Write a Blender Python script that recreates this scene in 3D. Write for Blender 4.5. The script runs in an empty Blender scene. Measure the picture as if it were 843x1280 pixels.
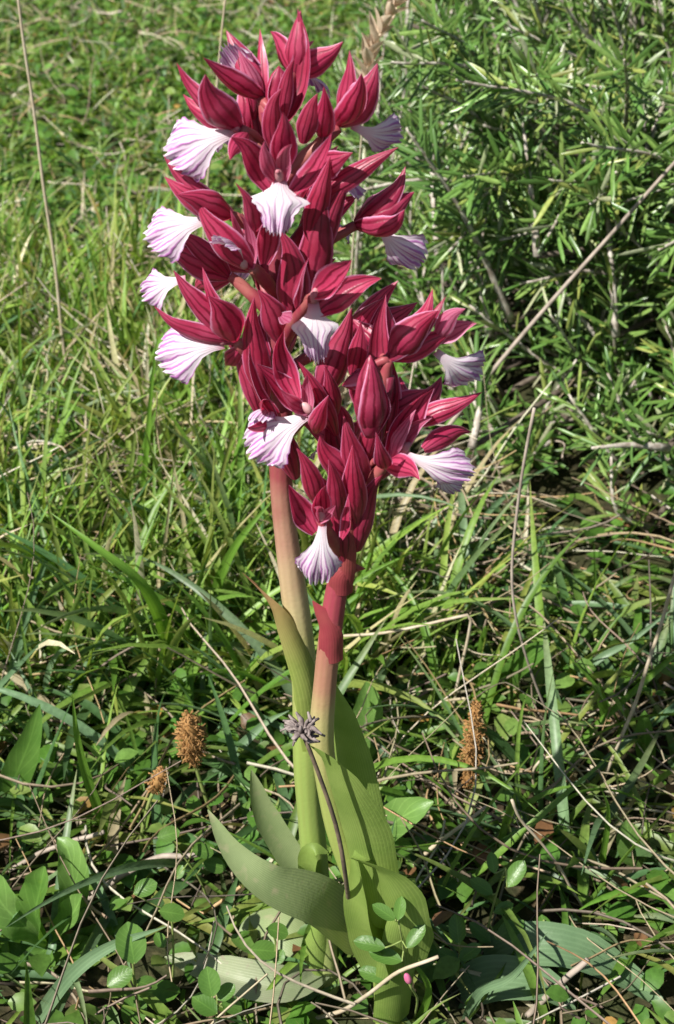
import bpy, math, random
import numpy as np
from mathutils import Vector

rng = np.random.default_rng(11)
random.seed(11)
SC = bpy.context.scene
COL = SC.collection
R = math.radians

# ------------------------------------------------------------------ camera
CAM_D, CAM_H, PITCH, HALF = 0.333, 0.408, R(32), R(20)
CAM = np.array([0.0, -CAM_D, CAM_H])
FPX = 640 / math.tan(HALF)                 # focal length in photo pixels
cam = bpy.data.cameras.new('camera')
cam.sensor_fit = 'VERTICAL'; cam.sensor_height = 36; cam.sensor_width = 24
cam.lens = 18 / math.tan(HALF)
cam.clip_start = 0.01; cam.clip_end = 500
cam.dof.use_dof = True; cam.dof.focus_distance = 0.41; cam.dof.aperture_fstop = 32
cam_o = bpy.data.objects.new('camera', cam); COL.objects.link(cam_o)
cam_o.location = CAM; cam_o.rotation_euler = (math.pi/2 - PITCH, 0, 0)
SC.camera = cam_o

# ------------------------------------------------------------------ light
SUN_EL, SUN_FR = R(48), R(40)               # elevation; how far the sun stands on the camera's side of due left
S = Vector((-math.cos(SUN_EL)*math.cos(SUN_FR), -math.cos(SUN_EL)*math.sin(SUN_FR), math.sin(SUN_EL)))
w = bpy.data.worlds.new('World'); SC.world = w; w.use_nodes = True
nt = w.node_tree
sky = nt.nodes.new('ShaderNodeTexSky'); sky.sky_type = 'NISHITA'; sky.sun_disc = False
sky.sun_elevation = SUN_EL; sky.sun_rotation = math.atan2(S.x, S.y)
nt.links.new(sky.outputs[0], nt.nodes['Background'].inputs[0])
nt.nodes['Background'].inputs[1].default_value = 0.05
sun = bpy.data.lights.new('sun', 'SUN'); sun.energy = 5.0; sun.angle = R(0.5); sun.color = (1, 0.965, 0.90)
sun_o = bpy.data.objects.new('sun', sun); COL.objects.link(sun_o)
sun_o.rotation_euler = S.to_track_quat('Z', 'Y').to_euler(); sun_o.location = (-2, -1, 3)
SC.view_settings.view_transform = 'Standard'; SC.view_settings.look = 'None'
SC.view_settings.exposure = 0.7; SC.view_settings.gamma = 1
SC.render.engine = 'CYCLES'

# ------------------------------------------------------------------ photo pixel -> place
cp, sp = math.cos(PITCH), math.sin(PITCH)
def ray(px, py):
    a = (px - 421.5) / FPX; b = (640 - py) / FPX
    return np.array([a, cp + b*sp, -sp + b*cp])
def at(px, py, Y):                          # the point of that ray standing at depth Y
    d = ray(px, py); return CAM + d * ((Y - CAM[1]) / d[1])
def gnd(px, py, z=0.0):
    d = ray(px, py); return CAM + d * ((z - CAM[2]) / d[2])
def nrm(v):
    v = np.asarray(v, float); return v / (np.linalg.norm(v) + 1e-12)
def rot(v, k, a):
    v = np.asarray(v, float); k = nrm(k)
    return v*math.cos(a) + np.cross(k, v)*math.sin(a) + k*np.dot(k, v)*(1-math.cos(a))
def toCam(p): return nrm(CAM - p)

# ------------------------------------------------------------------ materials
def newmat(name):
    m = bpy.data.materials.new(name); m.use_nodes = True
    n = m.node_tree; n.nodes.clear()
    return m, n.nodes, n.links
def finish(nodes, links, col, rough, trans, tcol_gain=1.3, spec=0.4, bump=None, tint=(1, 1, 1)):
    out = nodes.new('ShaderNodeOutputMaterial')
    p = nodes.new('ShaderNodeBsdfPrincipled')
    p.inputs['Roughness'].default_value = rough
    p.inputs['Specular IOR Level'].default_value = spec
    links.new(col, p.inputs['Base Color'])
    if bump is not None: links.new(bump, p.inputs['Normal'])
    if trans > 0:
        t = nodes.new('ShaderNodeBsdfTranslucent')
        g = nodes.new('ShaderNodeMix'); g.data_type = 'RGBA'; g.blend_type = 'MULTIPLY'; g.inputs[0].default_value = 1
        links.new(col, g.inputs[6]); g.inputs[7].default_value = (tint[0]*tcol_gain, tint[1]*tcol_gain, tint[2]*tcol_gain, 1)
        links.new(g.outputs[2], t.inputs['Color'])
        mx = nodes.new('ShaderNodeMixShader'); mx.inputs[0].default_value = trans
        links.new(p.outputs[0], mx.inputs[1]); links.new(t.outputs[0], mx.inputs[2])
        links.new(mx.outputs[0], out.inputs[0])
    else:
        links.new(p.outputs[0], out.inputs[0])
def ramp(nodes, links, src, stops, interp='LINEAR'):
    r = nodes.new('ShaderNodeValToRGB'); e = r.color_ramp.elements
    r.color_ramp.interpolation = interp
    while len(e) < len(stops): e.new(0.5)
    for el, (p, c) in zip(e, stops):
        el.position = p; el.color = (*c, 1) if len(c) == 3 else c
    links.new(src, r.inputs[0]); return r.outputs[0]
def math_(nodes, links, op, a, b=None, c=None):
    n = nodes.new('ShaderNodeMath'); n.operation = op
    for i, v in enumerate((a, b, c)):
        if v is None: continue
        if isinstance(v, (int, float)): n.inputs[i].default_value = v
        else: links.new(v, n.inputs[i])
    return n.outputs[0]
def mixc(nodes, links, f, a, b, mode='MIX'):
    n = nodes.new('ShaderNodeMix'); n.data_type = 'RGBA'; n.blend_type = mode
    for i, v in ((0, f), (6, a), (7, b)):
        if isinstance(v, (int, float)): n.inputs[i].default_value = v
        elif isinstance(v, tuple): n.inputs[i].default_value = (*v, 1)
        else: links.new(v, n.inputs[i])
    return n.outputs[2]
def noise(nodes, links, scale, detail=3, vec=None):
    n = nodes.new('ShaderNodeTexNoise'); n.inputs['Scale'].default_value = scale; n.inputs['Detail'].default_value = detail
    if vec is None:
        tc = nodes.new('ShaderNodeTexCoord'); vec = tc.outputs['Object']
    links.new(vec, n.inputs['Vector']); return n.outputs[0]
def uvsep(nodes, links):
    u = nodes.new('ShaderNodeUVMap'); s = nodes.new('ShaderNodeSeparateXYZ')
    links.new(u.outputs[0], s.inputs[0]); return u.outputs[0], s.outputs[0], s.outputs[1]
def bumpn(nodes, links, h, strength, dist):
    b = nodes.new('ShaderNodeBump'); b.inputs['Strength'].default_value = strength; b.inputs['Distance'].default_value = dist
    links.new(h, b.inputs['Height']); return b.outputs[0]

def mat_sepal(name, body, vein, rim, pale, trans=0.34):
    m, N, L = newmat(name)
    uv, u, v = uvsep(N, L)
    nz = noise(N, L, 420, 3)
    wob = math_(N, L, 'MULTIPLY_ADD', noise(N, L, 210, 3), 0.22, -0.11)
    uu = math_(N, L, 'ADD', u, wob)
    oi0 = N.new('ShaderNodeObjectInfo')
    ph = math_(N, L, 'MULTIPLY_ADD', uu, math.pi*2*3.7, math_(N, L, 'MULTIPLY', oi0.outputs['Random'], 6.28))
    c = math_(N, L, 'COSINE', ph)
    vl = ramp(N, L, math_(N, L, 'MULTIPLY_ADD', c, 0.5, 0.5), [(0.60, (0, 0, 0)), (1.0, (1, 1, 1))])
    oi = N.new('ShaderNodeObjectInfo')
    b0 = mixc(N, L, oi.outputs['Random'], body, tuple(x*0.72 for x in body))
    n2 = noise(N, L, 160, 4)
    b1 = mixc(N, L, ramp(N, L, n2, [(0.4, (0, 0, 0)), (0.72, (.55, .55, .55))]), b0, pale)
    b2 = mixc(N, L, math_(N, L, 'MULTIPLY', math_(N, L, 'MULTIPLY', vl, ramp(N, L, noise(N, L, 130, 2), [(.3, (.55, .55, .55)), (.6, (1, 1, 1))])), 0.92), b1, vein)
    au = math_(N, L, 'ABSOLUTE', math_(N, L, 'MULTIPLY_ADD', u, 2, -1))
    rimf = ramp(N, L, au, [(0.86, (0, 0, 0)), (0.96, (.95, .95, .95))])
    b3 = mixc(N, L, rimf, b2, rim)
    bp = bumpn(N, L, math_(N, L, 'ADD', vl, math_(N, L, 'MULTIPLY', nz, 0.6)), 0.35, 0.0003)
    finish(N, L, b3, 0.40, trans, 1.6, 0.6, bp, tint=(1.15, .75, .8))
    return m
M = {}
M['sepal'] = mat_sepal('crimson_sepal', (0.48, 0.034, 0.105), (0.15, 0.003, 0.020), (0.72, 0.34, 0.54), (0.58, 0.100, 0.20))
M['bract'] = mat_sepal('crimson_bract', (0.36, 0.022, 0.065), (0.12, 0.003, 0.020), (0.54, 0.16, 0.30), (0.46, 0.07, 0.15), 0.28)
M['petal'] = mat_sepal('pink_petal', (0.58, 0.14, 0.26), (0.34, 0.03, 0.10), (0.70, 0.36, 0.52), (0.68, 0.27, 0.40), 0.38)
def mat_lip():
    m, N, L = newmat('veined_lip')
    uv, u, v = uvsep(N, L)
    nz = noise(N, L, 330, 3)
    wob = math_(N, L, 'MULTIPLY_ADD', nz, 0.075, -0.037)
    uu = math_(N, L, 'ADD', u, wob)
    def lines(k, lo, hi):
        c = math_(N, L, 'COSINE', math_(N, L, 'MULTIPLY', uu, math.pi*2*k))
        return ramp(N, L, math_(N, L, 'MULTIPLY_ADD', c, 0.5, 0.5), [(lo, (0, 0, 0)), (hi, (1, 1, 1))])
    l1 = lines(7, .62, .96); l2 = lines(14, .55, .97)
    out = ramp(N, L, v, [(0.62, (0, 0, 0)), (0.78, (1, 1, 1))])
    ln = math_(N, L, 'ADD', math_(N, L, 'MULTIPLY', l1, 1.0), math_(N, L, 'MULTIPLY', l2, math_(N, L, 'MULTIPLY', out, 0.8)))
    vis = ramp(N, L, v, [(0.28, (.0, .0, .0)), (0.52, (.75, .75, .75)), (0.94, (.95, .95, .95)), (1, (.3, .3, .3))])
    au = math_(N, L, 'ABSOLUTE', math_(N, L, 'MULTIPLY_ADD', u, 2, -1))
    blotch = ramp(N, L, noise(N, L, 190, 2), [(0.3, (0.55, .55, .55)), (0.6, (1, 1, 1))])
    f = math_(N, L, 'MINIMUM', math_(N, L, 'MULTIPLY', math_(N, L, 'MULTIPLY', ln, vis), blotch), 0.9)
    base = ramp(N, L, v, [(0.0, (.55, .20, .30)), (0.14, (.74, .60, .66)), (0.4, (.80, .73, .78)), (0.85, (.76, .57, .73)), (1, (.80, .70, .78))])
    col = mixc(N, L, f, base, (0.44, 0.13, 0.42))
    bp = bumpn(N, L, math_(N, L, 'ADD', ln, nz), 0.4, 0.00025)
    finish(N, L, col, 0.5, 0.25, 1.0, 0.3, bp)
    return m
M['lip'] = mat_lip()
def mat_plain(name, col, col2, rough=0.5, trans=0.0, scale=300, spec=0.35, gain=1.2, bump=0.3):
    m, N, L = newmat(name)
    nz = noise(N, L, scale, 4)
    c = mixc(N, L, ramp(N, L, nz, [(0.35, (0, 0, 0)), (0.68, (1, 1, 1))]), col, col2)
    finish(N, L, c, rough, trans, gain, spec, bumpn(N, L, nz, bump, 0.0004))
    return m
M['ovary'] = mat_plain('blush_ovary', (0.32, 0.04, 0.07), (0.40, 0.15, 0.12), 0.45, 0.15, 120)
M['column'] = mat_plain('pale_column', (0.48, 0.16, 0.20), (0.62, 0.38, 0.38), 0.5, 0.1)
def mat_leaf(name, c1, c2, lines=14, rough=0.42, trans=0.3, lcol=None, tipcol=None, blot=None, spec=0.4):
    """long leaf with parallel veins, or with lines=0 a plain soft leaf with one midrib"""
    m, N, L = newmat(name)
    uv, u, v = uvsep(N, L)
    oi = N.new('ShaderNodeObjectInfo')
    n1 = noise(N, L, 75, 4)
    base = mixc(N, L, ramp(N, L, n1, [(0.32, (0, 0, 0)), (0.7, (1, 1, 1))]), c1, c2)
    base = mixc(N, L, math_(N, L, 'MULTIPLY', oi.outputs['Random'], 0.35), base, tuple(x*0.6 for x in c1))
    nz = noise(N, L, 600, 3)
    if lines:
        c = math_(N, L, 'COSINE', math_(N, L, 'MULTIPLY', u, math.pi*2*lines))
        ln = ramp(N, L, math_(N, L, 'MULTIPLY_ADD', c, 0.5, 0.5), [(0.5, (0, 0, 0)), (1, (1, 1, 1))])
    else:
        au = math_(N, L, 'ABSOLUTE', math_(N, L, 'MULTIPLY_ADD', u, 2, -1))
        rib = ramp(N, L, au, [(0.0, (1, 1, 1)), (0.09, (0, 0, 0))])
        pv = math_(N, L, 'COSINE', math_(N, L, 'MULTIPLY', math_(N, L, 'MULTIPLY_ADD', au, -.32, v), math.pi*2*7))
        ln = math_(N, L, 'MAXIMUM', rib, ramp(N, L, pv, [(0.82, (0, 0, 0)), (1, (.55, .55, .55))]))
    base = mixc(N, L, math_(N, L, 'MULTIPLY', math_(N, L, 'MULTIPLY', ln, n1), 0.32 if lines else 0.75), base, lcol or tuple(min(1, x*1.7) for x in c2))
    if tipcol:
        base = mixc(N, L, ramp(N, L, v, [(tipcol[1], (0, 0, 0)), (tipcol[2], (.9, .9, .9))]), base, tipcol[0])
    if blot:
        base = mixc(N, L, ramp(N, L, noise(N, L, 190, 5), [(0.6, (0, 0, 0)), (0.74, (.8, .8, .8))]), base, blot)
    bp = bumpn(N, L, math_(N, L, 'MULTIPLY_ADD', ln, .3, math_(N, L, 'MULTIPLY', nz, 1.0)), 0.32, 0.0003)
    finish(N, L, base, rough, trans, 1.5, spec, bp, tint=(1.1, 1.1, .55))
    return m
M['orchid_leaf'] = mat_leaf('orchid_leaf', (0.190, 0.290, 0.060), (0.275, 0.370, 0.095), 19, 0.45)
M['orchid_leaf_grey'] = mat_leaf('orchid_leaf_grey', (0.230, 0.300, 0.130), (0.310, 0.370, 0.175), 19, 0.5, 0.2, blot=(0.36, 0.33, 0.20))
M['old_leaf'] = mat_leaf('old_leaf', (0.20, 0.25, 0.13), (0.28, 0.30, 0.19), 17, 0.5, 0.15, blot=(0.26, 0.17, 0.16))
M['sheath'] = mat_leaf('sheath_leaf', (0.24, 0.32, 0.07), (0.34, 0.38, 0.11), 10, 0.45, 0.28, tipcol=((0.36, 0.17, 0.11), 0.45, 0.95))
M['crimson_sheath'] = mat_leaf('crimson_sheath', (0.34, 0.05, 0.07), (0.40, 0.10, 0.09), 9, 0.42, 0.25, lcol=(0.22, 0.02, 0.04))
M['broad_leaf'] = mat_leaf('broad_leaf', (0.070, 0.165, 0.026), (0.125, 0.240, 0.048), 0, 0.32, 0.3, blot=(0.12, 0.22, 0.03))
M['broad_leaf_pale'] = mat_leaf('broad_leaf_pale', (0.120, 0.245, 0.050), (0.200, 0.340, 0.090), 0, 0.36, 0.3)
M['blue_leaf'] = mat_leaf('blue_leaf', (0.110, 0.190, 0.090), (0.150, 0.240, 0.120), 9, 0.42, 0.2)
M['leaflet'] = mat_leaf('leaflet', (0.075, 0.170, 0.030), (0.130, 0.245, 0.050), 0, 0.34, 0.3)
M['blade_green'] = mat_leaf('blade_green', (0.120, 0.250, 0.030), (0.170, 0.320, 0.045), 4, 0.4, 0.35)
M['blade_blue'] = mat_leaf('blade_blue', (0.125, 0.215, 0.110), (0.175, 0.270, 0.140), 4, 0.38, 0.25)
M['straw'] = mat_plain('dry_straw', (0.46, 0.37, 0.25), (0.58, 0.50, 0.38), 0.6, 0.1, 200)
M['straw_grey'] = mat_plain('grey_straw', (0.27, 0.22, 0.18), (0.42, 0.35, 0.29), 0.65, 0, 160)
M['straw_pale'] = mat_plain('pale_straw', (0.62, 0.56, 0.45), (0.72, 0.68, 0.58), 0.55, 0.1, 200)
M['brown_spike'] = mat_plain('brown_spike', (0.30, 0.145, 0.045), (0.45, 0.26, 0.10), 0.7, 0.1, 500)
M['dead_head'] = mat_plain('dead_head', (0.13, 0.10, 0.095), (0.30, 0.25, 0.23), 0.8, 0, 500)
M['dead_stalk'] = mat_plain('dead_stalk', (0.10, 0.075, 0.055), (0.20, 0.15, 0.10), 0.7, 0, 300)
M['green_stalk'] = mat_plain('green_stalk', (0.20, 0.28, 0.07), (0.28, 0.32, 0.11), 0.5, 0.1, 200)
M['husk'] = mat_plain('seed_husk', (0.60, 0.46, 0.33), (0.74, 0.62, 0.47), 0.55, 0.25, 300)
M['pink_bud'] = mat_plain('pink_bud', (0.62, 0.12, 0.26), (0.72, 0.25, 0.40), 0.5, 0.2)
M['bark'] = mat_plain('bark', (0.08, 0.06, 0.045), (0.16, 0.13, 0.10), 0.85, 0, 200, bump=.6)
M['twig'] = mat_plain('rosemary_twig', (0.26, 0.21, 0.17), (0.62, 0.57, 0.50), 0.8, 0, 260, bump=0.6)
def mat_stem(name, stops):
    m, N, L = newmat(name)
    uv, u, v = uvsep(N, L)
    n1 = noise(N, L, 60, 4)
    vv = math_(N, L, 'ADD', v, math_(N, L, 'MULTIPLY_ADD', n1, 0.14, -0.07))
    base = ramp(N, L, vv, stops)
    c = math_(N, L, 'COSINE', math_(N, L, 'MULTIPLY', u, math.pi*2*12))
    ln = math_(N, L, 'MULTIPLY_ADD', c, 0.5, 0.5)
    base = mixc(N, L, math_(N, L, 'MULTIPLY', math_(N, L, 'MULTIPLY', ln, noise(N, L, 90, 2)), 0.22), base, (0.20, 0.14, 0.05))
    nz = noise(N, L, 900, 2)
    finish(N, L, base, 0.45, 0.12, 1.2, 0.4, bumpn(N, L, math_(N, L, 'MULTIPLY_ADD', ln, .35, nz), 0.3, 0.0003))
    return m
M['stem'] = mat_stem('tan_stem', [(0.0, (.40, .44, .17)), (0.14, (.25, .36, .09)), (0.40, (.31, .40, .10)), (0.48, (.44, .45, .16)), (0.55, (.54, .45, .24)), (0.62, (.48, .28, .19)), (0.68, (.32, .07, .08)), (1, (.22, .02, .06))])
M['stem2'] = mat_stem('red_stem', [(0.0, (.38, .44, .12)), (0.2, (.28, .38, .08)), (0.46, (.34, .40, .11)), (0.56, (.46, .41, .18)), (0.63, (.42, .22, .14)), (0.70, (.36, .06, .085)), (1, (.24, .02, .06))])
def mat_attr(name, rough, trans, spec=0.35, gain=1.4, tint=(1.1, 1.1, .55), ns=500):
    """colour of each blade comes with the blade"""
    m, N, L = newmat(name)
    a = N.new('ShaderNodeAttribute'); a.attribute_name = 'Col'
    nz = noise(N, L, ns, 2)
    c = mixc(N, L, 1.0, a.outputs['Color'], ramp(N, L, nz, [(0.3, (.8, .8, .8)), (0.7, (1.15, 1.15, 1.15))]), 'MULTIPLY')
    finish(N, L, c, rough, trans, gain, spec, None, tint)
    return m
M['grass'] = mat_attr('grass', 0.42, 0.32)
M['thatch'] = mat_attr('thatch', 0.6, 0.08, 0.3, 1.1, (1, .95, .8))
M['needle'] = mat_attr('rosemary_leaf', 0.32, 0.12, 0.5)
def mat_needle():
    m, N, L = newmat('rosemary_leaf_single')
    oi = N.new('ShaderNodeObjectInfo')
    c = ramp(N, L, oi.outputs['Random'], [(0, (.075, .160, .035)), (0.5, (.115, .220, .055)), (0.85, (.150, .250, .060)), (1, (.24, .28, .07))])
    nz = noise(N, L, 500, 2)
    c = mixc(N, L, 1.0, c, ramp(N, L, nz, [(0.3, (.8, .8, .8)), (0.7, (1.15, 1.15, 1.15))]), 'MULTIPLY')
    finish(N, L, c, 0.38, 0.12, 1.4, 0.5)
    return m
M['needle1'] = mat_needle()
def mat_ground():
    m, N, L = newmat('soil')
    tc = N.new('ShaderNodeTexCoord')
    a = noise(N, L, 18, 6, tc.outputs['Object']); b = noise(N, L, 220, 5, tc.outputs['Object'])
    soil = ramp(N, L, b, [(0.3, (.018, .013, .008)), (0.55, (.050, .035, .020)), (0.75, (.15, .11, .06))])
    c = mixc(N, L, ramp(N, L, a, [(0.42, (0, 0, 0)), (0.62, (.7, .7, .7))]), soil, (.030, .045, .012))
    far = N.new('ShaderNodeVectorMath'); far.operation = 'LENGTH'; L.new(tc.outputs['Object'], far.inputs[0])
    fr = ramp(N, L, math_(N, L, 'MULTIPLY', far.outputs['Value'], 0.1), [(0.2, (0, 0, 0)), (0.42, (1, 1, 1))])
    mead = ramp(N, L, noise(N, L, 40, 6, tc.outputs['Object']), [(0.35, (.035, .075, .015)), (0.65, (.10, .15, .035))])
    finish(N, L, mixc(N, L, fr, c, mead), 0.9, 0, 1, 0.2, bumpn(N, L, b, 0.8, 0.003))
    return m
M['ground'] = mat_ground()

# ------------------------------------------------------------------ mesh helpers
def link(name, me, mat, parent=None):
    o = bpy.data.objects.new(name, me); COL.objects.link(o)
    if mat is not None and me is not None and not me.materials: me.materials.append(mat)
    if parent is not None: o.parent = parent
    return o
def mesh_np(name, V, F, UV=None, C=None, smooth=True):
    """V (n,3), F (m,k) equal-sided faces, UV and C per vertex"""
    V = np.ascontiguousarray(V, np.float32); F = np.ascontiguousarray(F, np.int32)
    me = bpy.data.meshes.new(name); k = F.shape[1]
    me.vertices.add(len(V)); me.vertices.foreach_set('co', V.ravel())
    me.loops.add(F.size); me.loops.foreach_set('vertex_index', F.ravel())
    me.polygons.add(len(F)); me.polygons.foreach_set('loop_start', np.arange(0, F.size, k, dtype=np.int32))
    me.polygons.foreach_set('use_smooth', np.full(len(F), smooth))
    me.update(calc_edges=True)
    if UV is not None:
        l = me.uv_layers.new(name='UVMap'); l.data.foreach_set('uv', np.ascontiguousarray(UV, np.float32)[F.ravel()].ravel())
    if C is not None:
        a = me.attributes.new('Col', 'FLOAT_COLOR', 'POINT')
        a.data.foreach_set('color', np.concatenate([C, np.ones((len(C), 1))], 1).astype(np.float32).ravel())
    return me
def gridF(n, m, wrap=False):
    """quads of an n x m vertex grid"""
    i = np.arange(n-1)[:, None]; j = np.arange(m if wrap else m-1)[None, :]
    j2 = (j+1) % m
    return np.stack([i*m+j, i*m+j2, (i+1)*m+j2, (i+1)*m+j], -1).reshape(-1, 4)
def spline(P, n):
    """Catmull-Rom through P, n samples"""
    P = np.asarray(P, float)
    if len(P) == 2: return P[0] + (P[1]-P[0])*np.linspace(0, 1, n)[:, None]
    Q = np.vstack([2*P[0]-P[1], P, 2*P[-1]-P[-2]])
    d = np.r_[0, np.cumsum(np.linalg.norm(np.diff(P, axis=0), axis=1) + 1e-9)]; d /= d[-1]
    out = []
    for s in np.linspace(0, 1, n):
        i = min(np.searchsorted(d, s, 'right')-1, len(P)-2); t = (s-d[i])/(d[i+1]-d[i]+1e-12)
        a, b, c, e = Q[i], Q[i+1], Q[i+2], Q[i+3]
        out.append(0.5*((2*b)+(-a+c)*t+(2*a-5*b+4*c-e)*t*t+(-a+3*b-3*c+e)*t**3))
    return np.array(out)
def tang(P):
    t = np.gradient(P, axis=0); return t/(np.linalg.norm(t, axis=1, keepdims=True)+1e-12)
class MB:
    """collects grids and tubes that belong to ONE part"""
    def __init__(s): s.V = []; s.F = []; s.U = []; s.n = 0
    def add(s, V, F, U=None):
        s.V.append(V); s.F.append(F + s.n); s.U.append(U if U is not None else np.zeros((len(V), 2))); s.n += len(V)
    def tube(s, P, r, k=8, flat=1.0):
        P = np.asarray(P, float); r = np.broadcast_to(r, len(P)); T = tang(P)
        ref = np.array([0, 0, 1.0]) if abs(T[0][2]) < 0.8 else np.array([0, 1.0, 0])
        V = []; U = []
        a = np.linspace(0, 2*math.pi, k, endpoint=False)
        x = nrm(np.cross(ref, T[0]))
        for i in range(len(P)):
            x = nrm(x - T[i]*np.dot(x, T[i])); y = np.cross(T[i], x)
            V.append(P[i] + r[i]*(np.cos(a)[:, None]*x + flat*np.sin(a)[:, None]*y))
            U.append(np.stack([a/(2*math.pi), np.full(k, i/(len(P)-1))], 1))
        V.append((P[0]-T[0]*r[0]*0.2)[None]); V.append((P[-1]+T[-1]*r[-1]*0.2)[None]); U.append(np.zeros((1, 2))); U.append(np.ones((1, 2)))
        n = len(P); F = gridF(n, k, True)
        b0 = n*k; j = np.arange(k); j2 = (j+1) % k
        capA = np.stack([np.full(k, b0), j2, j, j], 1); capB = np.stack([np.full(k, b0+1), (n-1)*k+j, (n-1)*k+j2, (n-1)*k+j2], 1)
        s.add(np.vstack(V), np.vstack([F, capA, capB]), np.vstack(U))
    def blob(s, c, rx, k=8, axis=(0, 0, 1), stretch=1.0):
        t = np.linspace(0.02, math.pi-0.02, 7); ax = nrm(axis)
        P = np.asarray(c) + ax*(-np.cos(t)*rx*stretch)[:, None]
        s.tube(P, np.sin(t)*rx, k)
    def build(s, name, mat, parent=None):
        V = np.vstack(s.V); F = np.vstack(s.F); U = np.vstack(s.U)
        me = bpy.data.meshes.new(name)
        fl = [tuple(dict.fromkeys(f)) for f in F.tolist()]
        me.from_pydata(V.tolist(), [], fl); me.polygons.foreach_set('use_smooth', [True]*len(fl))
        l = me.uv_layers.new(name='UVMap')
        idx = np.array([i for f in fl for i in f]); l.data.foreach_set('uv', U[idx].astype(np.float32).ravel())
        me.update(); return link(name, me, mat, parent)
PROF_SEPAL = ([0, .10, .28, .45, .62, .80, .92, 1], [.36, .66, .98, .98, .78, .42, .18, .02])
PROF_LEAF = ([0, .1, .3, .6, .85, .95, 1], [.55, .8, 1, .92, .5, .22, .02])
PROF_BLADE = ([0, .15, .5, .8, 1], [.8, 1, .9, .5, .03])
PROF_OVAL = ([0, .06, .25, .5, .75, .92, 1], [.06, .35, .85, 1, .88, .5, .05])
def ribbon(mb, P, hw, N, cup=0.3, prof=PROF_LEAF, n=14, nc=7, wave=0.0, wk=5, fold=0.0, ph=0.0, twist=0.0):
    """a leaf-like sheet along the path P; N = the way its upper/inner face looks (one vector or one per point of P)"""
    C = spline(P, n); T = tang(C); s = np.linspace(0, 1, n); u = np.linspace(-1, 1, nc)
    N = np.asarray(N, float)
    Nn = np.repeat(N[None], n, 0) if N.ndim == 1 else spline(N, n)
    w_ = hw*np.interp(s, *prof)
    V = np.zeros((n, nc, 3))
    for i in range(n):
        nn = Nn[i]
        if twist: nn = rot(nn, T[i], twist*s[i])
        sd = nrm(np.cross(T[i], nn)); nn = np.cross(sd, T[i])
        off = cup*w_[i]*(u**2) + fold*w_[i]*np.abs(u)
        if wave: off = off + wave*w_[i]*np.sin(wk*s[i]*2*math.pi + np.sign(u)*1.3 + ph)*np.abs(u)**2
        V[i] = C[i] + sd*(u*w_[i])[:, None] + nn*off[:, None]
    U = np.stack(np.broadcast_arrays((u*0.5+0.5)[None, :], s[:, None]), -1).reshape(-1, 2)
    mb.add(V.reshape(-1, 3), gridF(n, nc), U)
def tag(o, label=None, cat=None, group=None, kind=None):
    for k, v in (('label', label), ('category', cat), ('group', group), ('kind', kind)):
        if v: o[k] = v
    return o
def empty(name, loc, label, cat, group=None):
    o = bpy.data.objects.new(name, None); o.empty_display_size = 0.01; COL.objects.link(o)
    o.location = loc; tag(o, label, cat, group); return o
class Thing:
    """an Empty at the thing's base; parts are built in world coordinates and shifted to it"""
    def __init__(s, name, loc, label, cat, group=None):
        s.o = empty(name, loc, label, cat, group); s.loc = np.asarray(loc, float)
    def part(s, mb, name, mat, parent=None, label=None):
        for v in mb.V: v -= s.loc
        o = mb.build(name, mat, parent or s.o)
        if label: o['label'] = label
        return o
def single(name, mb, mat, loc, label, cat, group=None):
    loc = np.asarray(loc, float)
    for v in mb.V: v -= loc
    o = mb.build(name, mat); o.location = loc
    return tag(o, label, cat, group)

# ------------------------------------------------------------------ ground
def bump_h(x, y):
    return 0.004*np.sin(x*31+1.3)*np.sin(y*27+.4) + 0.003*np.sin(x*63+y*40) + 0.012*np.sin(x*2.1+.7)*np.sin(y*1.7)*np.clip(np.hypot(x, y)-.25, 0, 1)
g1 = np.r_[-80, -40, -20, -10, -5, -3, -2, np.linspace(-1.4, 1.4, 113), 2, 3, 5, 10, 20, 40, 80]
g2 = np.r_[-60, -20, -8, -3, -1.2, np.linspace(-.6, 2.6, 129), 3.5, 5, 8, 15, 30, 60, 120]
gx, gy = np.meshgrid(g1, g2)
GV = np.stack([gx.ravel(), gy.ravel(), (bump_h(gx, gy)*(np.hypot(gx, gy) < 3.5)).ravel()], 1)
go = link('ground', mesh_np('ground', GV, gridF(len(g2), len(g1))), M['ground']); go['kind'] = 'structure'

# ------------------------------------------------------------------ the two orchids
A_loc = gnd(410, 1236); B_loc = gnd(489, 1292)
AY, BY = A_loc[1], B_loc[1]
LA = 'taller crimson orchid with many white veined lips, its stem blushed tan'
LB = 'shorter crimson orchid on a dark red stem, leaning right beside the taller one'
OA = Thing('orchid', A_loc, LA, 'orchid', 'orchids in bloom')
OB = Thing('orchid', B_loc, LB, 'orchid', 'orchids in bloom')

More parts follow.
